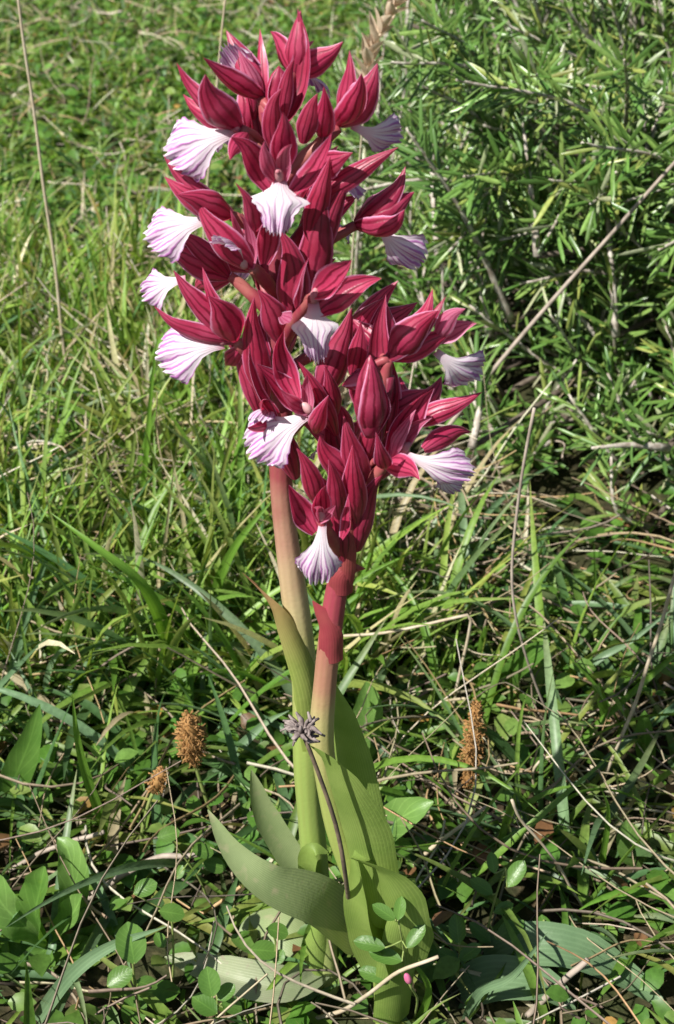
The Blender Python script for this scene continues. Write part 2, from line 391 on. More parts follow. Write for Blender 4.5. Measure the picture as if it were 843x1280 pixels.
def stem(O, Y, pts, mat, name='stem'):
    P = np.array([at(x, y, Y) if y < 1230 else O.loc + np.array([(x-pts[0][0])*1e-4, 0, -.004]) for x, y, r in pts])
    n = 46; C = spline(P, n)
    s = np.linspace(0, 1, n); rr = np.interp(s, np.linspace(0, 1, len(pts)), [p[2]*1e-3 for p in pts])
    rr = rr*(1 + 0.04*np.sin(s*37))
    mb = MB(); mb.tube(C, rr, 16); O.part(mb, name, M[mat])
    return C
CA = stem(OA, AY, [(410, 1236, 4.4), (404, 1160, 4.3), (394, 1080, 4.2), (386, 980, 4.3), (384, 880, 4.6), (376, 800, 4.5), (362, 700, 4.0), (352, 610, 3.6), (352, 500, 3.2), (350, 400, 2.9), (346, 300, 2.5), (340, 200, 2.1), (334, 140, 1.6)], 'stem')
CB = stem(OB, BY, [(489, 1292, 4.6), (478, 1200, 4.4), (448, 1110, 4.2), (418, 1020, 4.0), (403, 930, 3.7), (407, 850, 3.5), (416, 770, 3.4), (428, 700, 3.4), (443, 640, 3.0), (460, 580, 2.6), (474, 530, 2.2), (486, 470, 1.6)], 'stem2')

def axis_pt(C, py):                          # point of a stem's axis seen at picture row py
    d = C - CAM; z = d[:, 1]*cp - d[:, 2]*sp; yy = 640 - FPX*(d[:, 1]*sp + d[:, 2]*cp)/z
    return C[np.argmin(np.abs(yy - py))]
def tip_pt(T, px, py, L, sg):
    p0 = at(px, py, T[1]); d = np.linalg.norm(p0 - T)
    if d >= L: return p0
    return at(px, py, T[1] + sg*0.92*math.sqrt(L*L - d*d))
def add_sepal(mb, B, tip, hw, N, bow=0.11, cup=0.62, wave=0.06, prof=PROF_SEPAL, recurve=0.03):
    L = np.linalg.norm(tip - B); ax = nrm(tip - B); n = nrm(N - ax*np.dot(N, ax))
    sb = np.cross(ax, n)*L*random.uniform(-.10, .10); bow = bow*random.uniform(.7, 1.5)
    P = [B, B+ax*L*.35 - n*L*bow + sb*.8, B+ax*L*.74 - n*L*bow*random.uniform(.3, .9) + sb, tip]
    ribbon(mb, P, hw, n, cup, prof, 14, 7, wave, 1.7, ph=random.uniform(0, 6), twist=random.uniform(-.25, .25))
def add_lip(mb, B, tip, hw, N, shape='fan', arch=0.16, conv=0.28):
    L = np.linalg.norm(tip - B); ax = nrm(tip - B); n = nrm(N - ax*np.dot(N, ax)); sd = np.cross(ax, n)
    nr, na = 20, 37
    s = np.linspace(0, 1, nr)[:, None]; a = np.linspace(-1, 1, na)[None, :]
    k1, k2, k3 = random.uniform(0, 6), random.uniform(0, 6), random.uniform(0, 6)
    if shape == 'fan':
        g = np.interp(s, [0, .18, .36, .55, .75, .90, 1], [.15, .19, .33, .66, .95, 1.0, .86])
        along = s*(1 - .26*np.abs(a)**2.2*s)
    else:                                     # two side lobes and a narrower middle
        g = np.interp(s, [0, .15, .28, .40, .52, .70, .88, 1], [.20, .26, .56, 1.0, .70, .50, .48, .40])
        along = s*(1 - .12*np.abs(a)**2*s)
    edge = np.clip((s-.72)/.28, 0, 1)
    cren = edge*(.034*np.sin(a*24+k1) + .022*np.sin(a*47+k2))
    sidec = np.clip((np.abs(a)-.7)/.3, 0, 1)*.05*np.sin(s*34+k3)*np.clip(s*3-.8, 0, 1)
    x = hw*(a*g*(1+sidec)); y = L*(along + cren)
    z = L*arch*np.sin(s*math.pi*.9)*1.0 - hw*conv*(a**2)*g + hw*.17*np.sin(a*8+k2+s*2)*np.clip(s-.3, 0, 1)**1.2 + hw*.06*np.sin(a*21+k1)*edge
    V = B + sd*x[..., None] + ax*y[..., None] + n*z[..., None]
    U = np.stack(np.broadcast_arrays(a*.5+.5, s), -1).reshape(-1, 2)
    mb.add(V.reshape(-1, 3), gridF(nr, na), U)
def ovary(O, T, att, spur_dir, r=2.0):
    mb = MB(); d = T-att
    P = spline([att, att + d*.4 + np.array([0, 0, .0015]), T], 12)
    mb.tube(P, np.r_[np.linspace(.0013, .0013*r/1.5, 6), np.linspace(.0014*r/1.5, .0009*r/1.5, 6)], 10)
    sd = nrm(spur_dir)
    mb.tube(spline([T, T+sd*.004+np.array([0, 0, -.002]), T+sd*.008+np.array([0, 0, -.006])], 7), np.linspace(.0014, .0005, 7), 8)
    return O.part(mb, 'flower', M['ovary'])
def column(O, T, d, par):
    mb = MB(); d = nrm(d)
    mb.tube(spline([T, T+d*.0012+np.array([0, 0, .0008]), T+d*.0026+np.array([0, 0, .0011])], 6), [.0009, .0011, .0012, .0011, .0009, .0004], 10)
    mb.blob(T+d*.0026+np.array([0, 0, .0006]), .0006)
    O.part(mb, 'column', M['column'], par)
def mm(v): return v*1e-3

def flower(O, Y, C, T, dY, att_y, sepals, lip=None, petals=(), col=True, Ls=17, Ll=14):
    """T throat pixel, dY its distance in front of or behind the stem (mm);
       sepals/petals: (tip x, tip y, sign of depth, half width mm, turn about own axis, [base x, base y])"""
    Tw = at(T[0], T[1], Y + mm(dY)); att = axis_pt(C, att_y)
    out = nrm(Tw - att)
    f = ovary(O, Tw, att, nrm(np.array([att[0]-Tw[0], att[1]-Tw[1], 0])+1e-6))
    for lst, nm, mt, L in ((sepals, 'sepal', 'sepal', Ls), (petals, 'petal', 'petal', Ls*.68)):
        for q in lst:
            B = at(q[5], q[6], Y + mm(dY)) if len(q) > 5 else Tw + np.array([random.uniform(-1, 1), random.uniform(-1, 1), random.uniform(-1, 1)])*4e-4
            tip = tip_pt(B, q[0], q[1], mm(L), q[2]); ax = nrm(tip-B)
            n = toCam(B); n = nrm(n - ax*np.dot(n, ax)); n = rot(n, ax, R(q[4]))
            mb = MB(); add_sepal(mb, B, tip, mm(q[3]), n)
            O.part(mb, nm, M[mt], f)
    if lip:
        x, y, sg, hw, r, shape = lip[:6]
        B = at(lip[6], lip[7], Y + mm(dY)) if len(lip) > 6 else Tw
        tip = tip_pt(B, x, y, mm(Ll), sg); ax = nrm(tip-B)
        n = toCam(B); n = rot(nrm(n - ax*np.dot(n, ax)), ax, R(r))
        mb = MB(); add_lip(mb, B, tip, mm(hw), n, shape); O.part(mb, 'lip', M['lip'], f)
        if col: column(O, B, nrm(tip-B)*.4 + np.array([0, 0, .5]), f)
    return f
def bract(O, Y, b, t, hw, r, dY0, dY1, mat='bract', name='bract'):
    B = at(b[0], b[1], Y+mm(dY0*.7)); tip = at(t[0], t[1], Y+mm(dY1*.7)); hw *= .84; ax = nrm(tip-B)
    n = toCam(B); n = rot(nrm(n-ax*np.dot(n, ax)), ax, R(r))
    mb = MB(); add_sepal(mb, B, tip, mm(hw), n, 0.07, 0.65); O.part(mb, name, M[mat])

# taller orchid: flowers from the top of its spike downwards
a = lambda *k, **kw: flower(OA, AY, CA, *k, **kw)
a((328, 126), 2, 180, [(283, 38, 1, 3.6, 170), (325, 36, 1, 2.3, 130), (254, 72, -1, 3.2, 150)], (281, 58, 1, 4.2, 175, 'fan'), [(298, 62, 1, 2.2, 180)], col=False, Ls=19)
a((302, 163), -6, 232, [(221, 79, 1, 3.2, 140), (229, 118, 1, 3.0, 170), (257, 93, -1, 4.3, 172), (288, 200, -1, 2.2, 180, 310, 165)], (210, 197, -1, 7.6, 14, 'fan', 297, 164), [(262, 108, 1, 2.0, 60)])
a((350, 206), -19, 262, [(354, 140, -1, 3.2, 5, 352, 212), (289, 171, -1, 3.5, 16, 342, 243), (415, 167, -1, 3.2, -50, 362, 248)], (346, 293, -1, 7.6, 0, 'lobed', 350, 224), [(331, 176, -1, 1.9, 14, 345, 226), (365, 180, -1, 1.9, -14, 356, 226)], Ls=17)
a((424, 160), 2, 240, [(437, 63, 1, 3.0, 150), (472, 79, -1, 4.6, 178), (452, 92, -1, 3.6, 200), (405, 108, -1, 3.0, 160, 400, 175)], (500, 170, 1, 5.6, 30, 'fan', 440, 158), col=False, Ls=18)
a((444, 282), 4, 335, [(507, 208, 1, 3.4, 165), (518, 240, -1, 4.9, 178), (506, 262, -1, 3.6, 215)], (528, 328, 1, 6.4, 30, 'fan', 470, 280), col=False, Ls=17)
a((290, 270), -4, 330, [(204, 193, 1, 2.8, 150), (206, 221, -1, 3.6, 172), (221, 243, -1, 3.8, 190)], (185, 302, -1, 7.0, 18, 'fan', 262, 274), [(236, 228, 1, 2, 120)], col=False, Ls=19)
a((316, 336), -12, 385, [(246, 251, -1, 4.0, 165), (294, 228, -1, 2.4, 150, 318, 290), (330, 262, -1, 3.0, 10, 330, 330)], (268, 300, -1, 3.6, 110, 'fan', 306, 334), [(288, 262, -1, 1.8, 40), (300, 268, -1, 1.6, -20)])
a((288, 346), 3, 410, [(203, 306, 1, 4.2, 178), (212, 290, 1, 3.0, 165), (245, 372, 1, 3.2, 185)], (180, 368, 1, 5.6, 15, 'fan', 232, 348), col=False, Ls=18)
a((296, 428), -8, 510, [(217, 338, -1, 3.6, 165), (261, 370, -1, 4.6, 178), (193, 383, 1, 2.6, 165), (253, 334, -1, 2.8, 130), (282, 457, 1, 2.4, 180, 300, 436)], (198, 449, -1, 7.8, 12, 'fan', 280, 430), [(250, 372, 1, 2.0, 60)])
a((392, 372), -26, 430, [(386, 322, -1, 2.4, 75, 370, 385), (440, 325, -1, 3.6, -30, 394, 368), (477, 348, -1, 3.8, -12, 396, 392)], (398, 451, -1, 6.2, 8, 'lobed', 392, 378), [(436, 346, -1, 1.9, -30), (362, 404, -1, 2.0, 0, 352, 395)], Ls=17)
a((386, 518), -17, 560, [(312, 428, -1, 2.6, 70, 345, 525), (322, 455, -1, 3.6, 14), (355, 413, -1, 3.2, 5, 372, 500), (411, 494, -1, 2.5, 175, 393, 542)], (312, 566, -1, 8.2, 8, 'fan', 388, 516), [(350, 486, -1, 2.0, 20), (384, 468, -1, 1.8, -30)])
a((438, 424), 8, 460, [(498, 351, 1, 3.4, 175), (522, 378, 1, 4.2, 178), (480, 372, -1, 3.0, 160)], col=False, Ls=19)
a((345, 520), -10, 580, [(329, 500, -1, 2.4, 20), (309, 535, -1, 2.0, 160)], (318, 528, -1, 3.6, 60, 'fan', 346, 514), col=False)
for q in [((352, 152), (368, 73), 2.4, 160, -5, -8), ((345, 195), (352, 110), 3.2, 172, -6, -10), ((378, 180), (397, 117), 3.2, 175, -6, -8),
          ((395, 250), (498, 184), 3.3, 175, -3, -1), ((352, 430), (322, 362), 4.6, 178, -9, -13), ((362, 405), (348, 285), 5.2, 176, -8, -11),
          ((384, 375), (404, 236), 5.4, 180, -6, -6), ((332, 500), (318, 372), 4.4, 175, -9, -12), ((440, 470), (451, 402), 3.2, 170, -12, -15),
          ((395, 330), (448, 215), 4.0, 182, -5, -2), ((400, 500), (440, 385), 5.0, 184, -4, -3), ((420, 545), (371, 450), 3.0, 165, -14, -20),
          ((420, 520), (406, 456), 2.8, 178, -13, -18), ((330, 300), (318, 268), 2.6, 176, -12, -16), ((385, 300), (413, 196), 3.6, 182, -6, -8),
          ((326, 520), (284, 420), 3.4, 178, -6, -4), ((370, 600), (352, 525), 4.2, 178, -7, -10)]:
    bract(OA, AY, *q)
# shorter orchid
b = lambda *k, **kw: flower(OB, BY, CB, *k, **kw)
b((486, 448), 0, 545, [(541, 361, -1, 3.2, 165), (557, 371, 1, 2.8, 150), (548, 388, -1, 4.4, 180), (567, 412, -1, 3.6, 195)], (597, 470, 1, 6.8, 25, 'fan', 545, 440), [(582, 386, -1, 2.6, 170, 545, 425), (596, 404, -1, 2.8, 10, 540, 425)], col=False, Ls=18)
b((488, 572), -6, 640, [(543, 485, -1, 3.8, 15), (590, 540, 1, 2.8, 178, 530, 562), (525, 600, -1, 3.2, 185, 480, 580), (470, 540, -1, 2.4, 170, 482, 585)], (591, 590, -1, 5.6, 22, 'fan', 503, 566), [(540, 522, -1, 2.6, 20), (520, 512, -1, 2.0, 150)])
b((505, 530), 6, 620, [(603, 490, 1, 3.0, 178), (552, 470, 1, 3.4, 170), (500, 470, 1, 4.0, 178)], (570, 612, 1, 4.0, 30, 'fan', 545, 580), col=False, Ls=20)
b((402, 652), -16, 700, [(361, 606, -1, 3.4, 14, 394, 666), (436, 617, -1, 2.4, -60, 428, 674), (408, 606, -1, 2.6, 10)], (396, 727, -1, 6.2, 0, 'fan', 404, 650), [(392, 634, -1, 1.2, 0), (420, 632, -1, 1.3, -10)], Ls=13, Ll=15)
for q in [((398, 632), (371, 560), 3.4, 172, -12, -18), ((424, 650), (411, 574), 3.2, 178, -12, -17), ((446, 655), (441, 556), 4.2, 180, -9, -12),
          ((446, 690), (482, 588), 3.8, 186, -6, -8), ((430, 640), (395, 585), 3.4, 170, -8, -12), ((470, 600), (505, 540), 3.6, 180, -3, -3),
          ((432, 705), (418, 600), 4.0, 178, -6, -7), ((440, 600), (400, 545), 4.0, 170, -5, -8), ((455, 620), (430, 520), 4.4, 178, -4, -6),
          ((455, 580), (478, 500), 3.6, 184, -3, -2), ((470, 520), (440, 465), 3.2, 172, 2, 4)]:
    bract(OB, BY, *q)
def bud(O, Y, b_, t_, r, dY):
    B = at(*b_, Y+mm(dY)); tp = at(*t_, Y+mm(dY)); mb = MB(); L = tp-B
    s = np.linspace(0, 1, 16); C = B + L*s[:, None]
    mb.tube(C, mm(r)*np.interp(s, [0, .15, .45, .75, .93, 1], [.35, .8, 1, .72, .28, .04]), 14)
    o = O.part(mb, 'bud', M['sepal'])
    ax = nrm(L)
    for k in range(3):
        n = rot(np.cross(ax, toCam(B)), ax, k*2.1+.9); m2 = MB()
        add_sepal(m2, B + n*mm(r)*.3, tp, mm(r)*1.1, -n, .16, .5); O.part(m2, 'sepal', M['sepal'], o)
bud(OB, BY, (463, 545), (463, 444), 4.0, -10)
bud(OB, BY, (470, 470), (428, 482), 2.6, 0)
bud(OA, AY, (340, 142), (349, 82), 2.2, 2)
# flowers on the far side of both spikes
def back_flower(O, C, py, az, L=16):
    att = axis_pt(C, py); F = np.array([math.sin(az), -math.cos(az), 0.25]); F = nrm(F); sd = nrm(np.cross(F, [0, 0, 1])); up = np.cross(sd, F)
    T = att + F*.011 + np.array([0, 0, .010]); f = ovary(O, T, att, -F)
    for k, (x, z, o_) in enumerate(((0, 1, .45), (-.8, .45, .5), (.8, .45, .5))):
        tip = T + (sd*x + up*z + F*o_*1.3)*mm(L)*.8; mb = MB(); add_sepal(mb, T, tip, mm(3.4), F*.6 - (sd*x+up*z)*.6); O.part(mb, 'sepal', M['sepal'], f)
    for x in (-.4, .4):
        mb = MB(); add_sepal(mb, T, T + (sd*x + up*.7 + F*.7)*mm(L)*.55, mm(1.8), F); O.part(mb, 'petal', M['petal'], f)
    mb = MB(); add_lip(mb, T, T + F*mm(9) - up*mm(9), mm(6.8), up*.6 + F*.6); O.part(mb, 'lip', M['lip'], f)
    mb = MB(); add_sepal(mb, att, att + F*.014 + np.array([0, 0, .024]), mm(3.4), -F*.6+np.array([0, 0, .5])); O.part(mb, 'bract', M['bract'])
for py, az in ((190, 150), (230, 215), (300, 175), (350, 130), (400, 220), (450, 165), (520, 200), (270, 100)):
    back_flower(OA, CA, py, R(az))
for py, az in ((520, 175), (580, 150), (640, 200)):
    back_flower(OB, CB, py, R(az), 14)

# leaves of the orchids: path pixels with depth offset (mm, minus = nearer), half width mm, facing
def oleaf(O, Y, pts, hw, face, mat, cup=.3, wave=.08, prof=PROF_LEAF, name='leaf', wk=2.2, n=26, fold=0, label=None):
    P = [at(x, y, Y+mm(d)) for x, y, d in pts]; mb = MB()
    Nn = []
    for i, p in enumerate(P):
        fx = face[min(i, len(face)-1)]; Nn.append(nrm(np.array(fx, float)))
    ribbon(mb, P, mm(hw), np.array(Nn), cup, prof, n, 11, wave, wk, fold); return O.part(mb, name, M[mat], None, label)
UPC = (0, -.6, .8)
oleaf(OA, AY, [(446, 1168, -9), (398, 1130, -22), (338, 1106, -28), (292, 1066, -24), (260, 1012, -18)], 9.0, [(-.1, -.5, .9)], 'orchid_leaf_grey', .30, .06, ([0, .1, .3, .55, .8, .93, 1], [.75, .98, 1, .82, .42, .2, .02]))
oleaf(OA, AY, [(396, 1100, -5), (386, 1082, -9), (392, 1062, -10), (410, 1066, -9)], 4.0, [(-.6, -.6, .2), (-.4, -.7, .5), (0, -.5, .9)], 'orchid_leaf', .3, .1, ([0, .3, .7, 1], [1, 1, .8, .1]))
oleaf(OB, BY, [(474, 1160, -6), (456, 1060, -10), (434, 1000, -12), (408, 952, -12), (387, 932, -12)], 8.6, [(.35, .85, .2), (.3, .8, .3), (.1, .6, .6)], 'orchid_leaf', .45, .05, ([0, .2, .5, .8, 1], [.6, .9, 1, .62, .03]))
oleaf(OA, AY, [(452, 1110, 6), (452, 1030, 9), (436, 940, 10), (420, 858, 8)], 7.4, [(.2, .9, .2)], 'orchid_leaf', .55, .04, ([0, .3, .6, .85, 1], [.9, 1, .85, .5, .05]))
oleaf(OB, BY, [(505, 1200, -6), (494, 1140, -12), (470, 1086, -12), (440, 1072, -10)], 9.2, [(.5, .7, .3), (.4, .6, .5), (0, .3, .9)], 'orchid_leaf', .55, .06, ([0, .25, .6, .9, 1], [.7, 1, 1, .7, .3]))
oleaf(OB, BY, [(476, 1215, -6), (452, 1150, -10), (446, 1090, -10), (441, 1070, -9)], 6.0, [(-.5, -.7, .2)], 'orchid_leaf', .4, .05, ([0, .3, .7, 1], [1, 1, .7, .1]))
oleaf(OB, BY, [(492, 1280, -6), (500, 1210, -9), (508, 1150, -10), (515, 1098, -4)], 7.0, [(.3, -.9, .1)], 'orchid_leaf', -.4, .06, ([0, .3, .7, .9, 1], [.9, 1, .9, .6, .2]))
oleaf(OA, AY, [(398, 935, -5), (388, 860, -6), (362, 795, -6), (330, 745, -4), (303, 716, -2)], 4.8, [(-.55, .5, .5), (-.5, .5, .6), (-.3, .3, .9)], 'sheath', .55, .03, ([0, .2, .5, .8, 1], [.9, 1, .8, .45, .03]))
oleaf(OA, AY, [(380, 900, -5), (376, 860, -6), (377, 825, -6)], 2.4, [(0, .9, .2)], 'sheath', .5, 0)
oleaf(OA, AY, [(388, 1110, 8), (362, 1070, 10), (330, 1015, 12), (314, 962, 12)], 4.8, [(.2, -.8, .6)], 'orchid_leaf_grey', .35, .05)
oleaf(OA, AY, [(402, 1215, -2), (360, 1234, -12), (300, 1226, -10), (240, 1206, 0), (206, 1196, 4)], 6.8, [(0, -.35, .95)], 'old_leaf', .2, .14, fold=.4)
oleaf(OA, AY, [(398, 1200, 4), (352, 1160, 14), (318, 1158, 18), (300, 1190, 12)], 7.0, [(.1, -.4, .9)], 'orchid_leaf_grey', -.2, .08)
oleaf(OA, AY, [(400, 1238, -4), (398, 1190, -5), (402, 1150, -5)], 5.4, [(0, .9, .2)], 'orchid_leaf', .6, .03)
# crimson collars on the shorter stem
oleaf(OB, BY, [(426, 745, -3.2), (430, 720, -3.8), (457, 711, -1.0)], 3.3, [(0, .9, .2)], 'crimson_sheath', .55, .03, ([0, .4, .8, 1], [1, 1, .6, .05]), 'bract')
oleaf(OB, BY, [(414, 830, -3.2), (412, 790, -3.8), (391, 751, -2.0)], 3.4, [(0, .9, .2)], 'crimson_sheath', .55, .03, ([0, .4, .8, 1], [1, 1, .6, .05]), 'bract')
oleaf(OB, BY, [(428, 745, -2), (431, 690, -5), (436, 640, -6)], 3.0, [(.3, .9, .2)], 'crimson_sheath', .6, 0, name='bract')

# ------------------------------------------------------------------ grass, straw and ground cover (nobody could count these)
def palette(n, cols, wts):
    c = np.array(cols)[rng.choice(len(cols), n, p=np.array(wts)/sum(wts))]
    return c*(0.75 + 0.5*rng.random((n, 1)))*(1 + .12*(rng.random((n, 3))-.5))
GREEN = [(.100, .200, .028), (.140, .255, .040), (.190, .300, .055), (.085, .175, .060), (.230, .280, .060), (.44, .38, .22), (.58, .52, .38)]
def blades(base, h, az, tilt, bend, hw, col, K=6, azc=None, fold=.35, tipdry=.4):
    n = len(base); s = np.linspace(0, 1, K)[None]
    ang = tilt[:, None] + bend[:, None]*s**1.3
    azz = az[:, None] + (azc[:, None]*s if azc is not None else 0)
    ds = (h/(K-1))[:, None]
    hx = np.cumsum(np.sin(ang)*np.cos(azz)*ds, 1) - np.sin(ang[:, :1])*np.cos(azz[:, :1])*ds
    hy = np.cumsum(np.sin(ang)*np.sin(azz)*ds, 1) - np.sin(ang[:, :1])*np.sin(azz[:, :1])*ds
    hz = np.cumsum(np.cos(ang)*ds, 1) - np.cos(ang[:, :1])*ds
    C = np.stack([base[:, :1]+hx, base[:, 1:2]+hy, np.maximum(base[:, 2:]+hz, base[:, 2:]*0 + .002 + .006*s)], -1)
    tw = (rng.random(n)-.5)[:, None]*2.4*s + (rng.random(n)*6.28)[:, None]*0 + (rng.random(n)-.5)[:, None]*1.6
    side = np.stack([-np.sin(azz), np.cos(azz), np.zeros_like(azz)], -1)
    up = np.stack([-np.cos(ang)*np.cos(azz), -np.cos(ang)*np.sin(azz), np.sin(ang)], -1)
    sd = side*np.cos(tw)[..., None] + up*np.sin(tw)[..., None]; nn = up*np.cos(tw)[..., None] - side*np.sin(tw)[..., None]
    wd = hw[:, None]*np.interp(s, [0, .2, .6, .85, 1], [.7, 1, .85, .45, .04])
    o = np.array([-1, 0, 1.0])
    V = C[:, :, None] + sd[:, :, None]*(wd[..., None]*o)[..., None] + nn[:, :, None]*(fold*wd[..., None]*np.abs(o))[..., None]
    f = gridF(K, 3); F = (np.arange(n)*K*3)[:, None, None] + f[None]
    dry = np.array([.40, .33, .15])
    k = (s**3)[..., None]*tipdry*(rng.random(n) < .35)[:, None, None]
    CC = col[:, None]*(1-k) + dry*k
    CC = np.repeat(CC[:, :, None], 3, 2)
    return V.reshape(-1, 3), F.reshape(-1, 4), CC.reshape(-1, 3)
def inbush(x, y, k=1.0): return ((x-.41)/(.43*k))**2 + ((y-.70)/(.56*k))**2 < 1
CLEAR = np.array([gnd(x, y)[:2] for x, y in ((480, 1040), (505, 1035), (525, 1020), (632, 868), (645, 848), (665, 830), (680, 822), (810, 955), (812, 930), (10, 1000), (30, 975), (455, 950), (600, 1205), (660, 1195), (720, 1195), (770, 1220), (640, 1232),
    (790, 1070), (785, 1045), (55, 1150), (50, 1100), (20, 1130), (90, 1110), (110, 1180), (240, 1090), (265, 1105), (215, 1170), (185, 1120), (340, 1200), (325, 1225), (265, 1250), (165, 1210), (165, 1250), (620, 1150), (640, 1110), (600, 1170), (575, 1190),
    (585, 1000), (588, 985), (245, 990), (255, 1010), (182, 1040), (120, 1220), (80, 1240), (180, 1180))])
def scatter(n, y0, y1, dens=None, mx=1.25, ex=.12):
    """random spots in the wedge in front of the camera, and a margin around it"""
    x = np.zeros(0); y = np.zeros(0)
    while len(x) < n:
        yy = rng.uniform(y0, y1, n*3); hwid = (.245*np.hypot(yy+CAM_D, CAM_H)*mx + ex); hm = .245*np.hypot(y1+CAM_D, CAM_H)*mx + ex
        xx = rng.uniform(-hm, hm, n*3); k = np.abs(xx) < hwid
        k &= (np.hypot(xx-A_loc[0], yy-A_loc[1]) > .011) & (np.hypot(xx-B_loc[0], yy-B_loc[1]) > .011)
        if y0 < .2:
            for c in CLEAR: k &= np.hypot(xx-c[0], (yy-c[1]+.008)*.75) > .0095
        if dens is not None: k &= rng.random(n*3) < dens(xx, yy)
        x = np.r_[x, xx[k]]; y = np.r_[y, yy[k]]
    x, y = x[:n], y[:n]
    return np.stack([x, y, bump_h(x, y)-.001], 1)
def U(a_, b_, n): return rng.uniform(a_, b_, n)
parts = []
def clump(x, y, f, p=0.0):
    return .5+.5*np.sin(x*f+1.7*np.sin(y*f*.8+p))*np.sin(y*f*1.1+1.3*np.sin(x*f*.7+p))
# far turf
n = 40000; b_ = scatter(n, .50, 2.3, lambda x, y: (.10+.90*clump(x, y, 55)**1.4)*np.where(inbush(x, y, .88), .0, 1)*np.clip(1.5-.45*y, .35, 1))
parts.append(blades(b_, U(.015, .05, n), U(0, 6.28, n), U(.2, 1.35, n), U(.2, 1.6, n), U(.0008, .0022, n), palette(n, GREEN, [3, 4, 3, 3, 1.2, .7, .6]), 5, U(-.8, .8, n)))
# upright taller grass in the middle distance, mostly left of the orchids
n = 5600; b_ = scatter(n, .15, .62, lambda x, y: (.25+.75*clump(x, y, 60, 1))*np.where(x > .02+.35*np.clip(y-.2, 0, 1), .25, 1)*np.where(inbush(x, y, 1.18), .0, 1))
parts.append(blades(b_, U(.03, .115, n), U(0, 6.28, n), U(.02, .6, n), U(.1, 1.2, n), U(.0008, .0023, n), palette(n, GREEN, [1, 3, 5, 2, 2.5, 1.2, .9])*1.1, 7, U(-.5, .5, n)))
# undergrowth round the orchids: blades that arch over and lie down
n = 2900; b_ = scatter(n, -.12, .32, lambda x, y: (.1+.9*clump(x, y, 75, 2))*np.where(inbush(x, y, 1.05), .45, 1)*np.where(y < -.01, .5, 1), 1.3, .08)
hh = U(.025, .095, n)*np.where(b_[:, 1] < .03, .55, 1)*np.where(inbush(b_[:, 0], b_[:, 1], 1.3), .6, 1)
parts.append(blades(b_, hh, U(0, 6.28, n), U(.3, 1.25, n), U(.2, 1.5, n), .0008+.0021*rng.random(n)**1.5, palette(n, GREEN, [4, 4, 2.5, 5, 1.2, .6, .4])*.9, 8, U(-.7, .7, n)))
# some broader blades arching through it
n = 260; b_ = scatter(n, .0, .42, lambda x, y: np.where(inbush(x, y, 1.1), .05, 1), 1.2, .05)
parts.append(blades(b_, U(.06, .13, n)*np.where(b_[:, 1] < .05, .6, 1), U(0, 6.28, n), U(.2, 1.0, n), U(.4, 1.7, n), U(.0014, .0024, n), palette(n, [(.115, .205, .095), (.150, .245, .120), (.130, .260, .035)], [3, 3, 3])*.95, 12, U(-.8, .8, n), fold=.6))
# wide meadow outside the view
n = 9000; yy = rng.uniform(-1.2, 4.5, n); xx = rng.uniform(-3, 3, n)
b_ = np.stack([xx, yy, bump_h(xx, yy)], 1); k = (np.abs(xx) > .24*np.hypot(yy+CAM_D, CAM_H)+.15) | (yy > 2.2); b_ = b_[k & ((yy > -.1) | (np.abs(xx) > .5))]; n = len(b_)
parts.append(blades(b_, U(.04, .11, n), U(0, 6.28, n), U(.1, .9, n), U(.2, 1.2, n), U(.002, .004, n), palette(n, GREEN, [2, 4, 4, 1.5, 2, .8, .5]), 5))
def join(parts):
    off = 0; Vs, Fs, Cs = [], [], []
    for V, F, C in parts: Vs.append(V); Fs.append(F+off); Cs.append(C); off += len(V)
    return np.vstack(Vs), np.vstack(Fs), np.vstack(Cs)
V, F, C = join(parts)
o = link('meadow_grass', mesh_np('meadow_grass', V, F, C=C), M['grass'])
tag(o, 'green meadow grass covering the ground around and behind the orchids', 'grass', kind='stuff')

# dry straw: thin curved stalks lying through the grass
def straws(n, pos, L, r, col, K=9, zr=(.002, .03), curl=1.0):
    az = rng.uniform(0, 6.28, n); el = rng.normal(.05, .35, n); ds = L/(K-1)
    c1 = rng.normal(0, curl*.75, n)*(1+1.2*(rng.random(n) < .15)); c2 = rng.normal(-.2, .4*curl, n); P = np.zeros((n, K, 3)); P[:, 0] = pos; P[:, 0, 2] += U(zr[0], zr[1], n)
    for i in range(1, K):
        t = i/(K-1); a_ = az + c1*t*1.1 + .22*curl*np.sin(t*6+c2*9); e_ = el + c2*t*1.4
        P[:, i] = P[:, i-1] + np.stack([np.cos(a_)*np.cos(e_), np.sin(a_)*np.cos(e_), np.sin(e_)], 1)*ds[:, None]
    P[..., 2] = np.maximum(P[..., 2], .0015)
    T = np.gradient(P, axis=1); T /= np.linalg.norm(T, axis=2, keepdims=True)+1e-9
    x = np.cross(T, [0, 0, 1.0]); x /= np.linalg.norm(x, axis=2, keepdims=True)+1e-9; y = np.cross(T, x)
    rr = (r[:, None]*np.linspace(1, .55, K)[None])[..., None]
    a3 = np.array([.5, 2.6, 4.7])
    V = np.stack([P + rr*(math.cos(q)*x + math.sin(q)*y) for q in a3], 2)
    f = gridF(K, 3, True); F = (np.arange(n)*K*3)[:, None, None] + f[None]
    CC = np.repeat(col[:, None], K*3, 1)
    return V.reshape(-1, 3), F.reshape(-1, 4), CC.reshape(-1, 3)
STRAW = [(.48, .39, .25), (.60, .53, .41), (.33, .26, .18), (.22, .17, .13), (.46, .31, .16)]
n1 = 1250; s1 = straws(n1, scatter(n1, -.1, .34, lambda x, y: (.25+.75*clump(x, y, 48, 3))*np.where(inbush(x, y, 1.12), .5, 1), 1.3, .08), U(.03, .12, n1), U(.0003, .0008, n1), palette(n1, STRAW, [4, 2, 4, 4, 2])*.85)
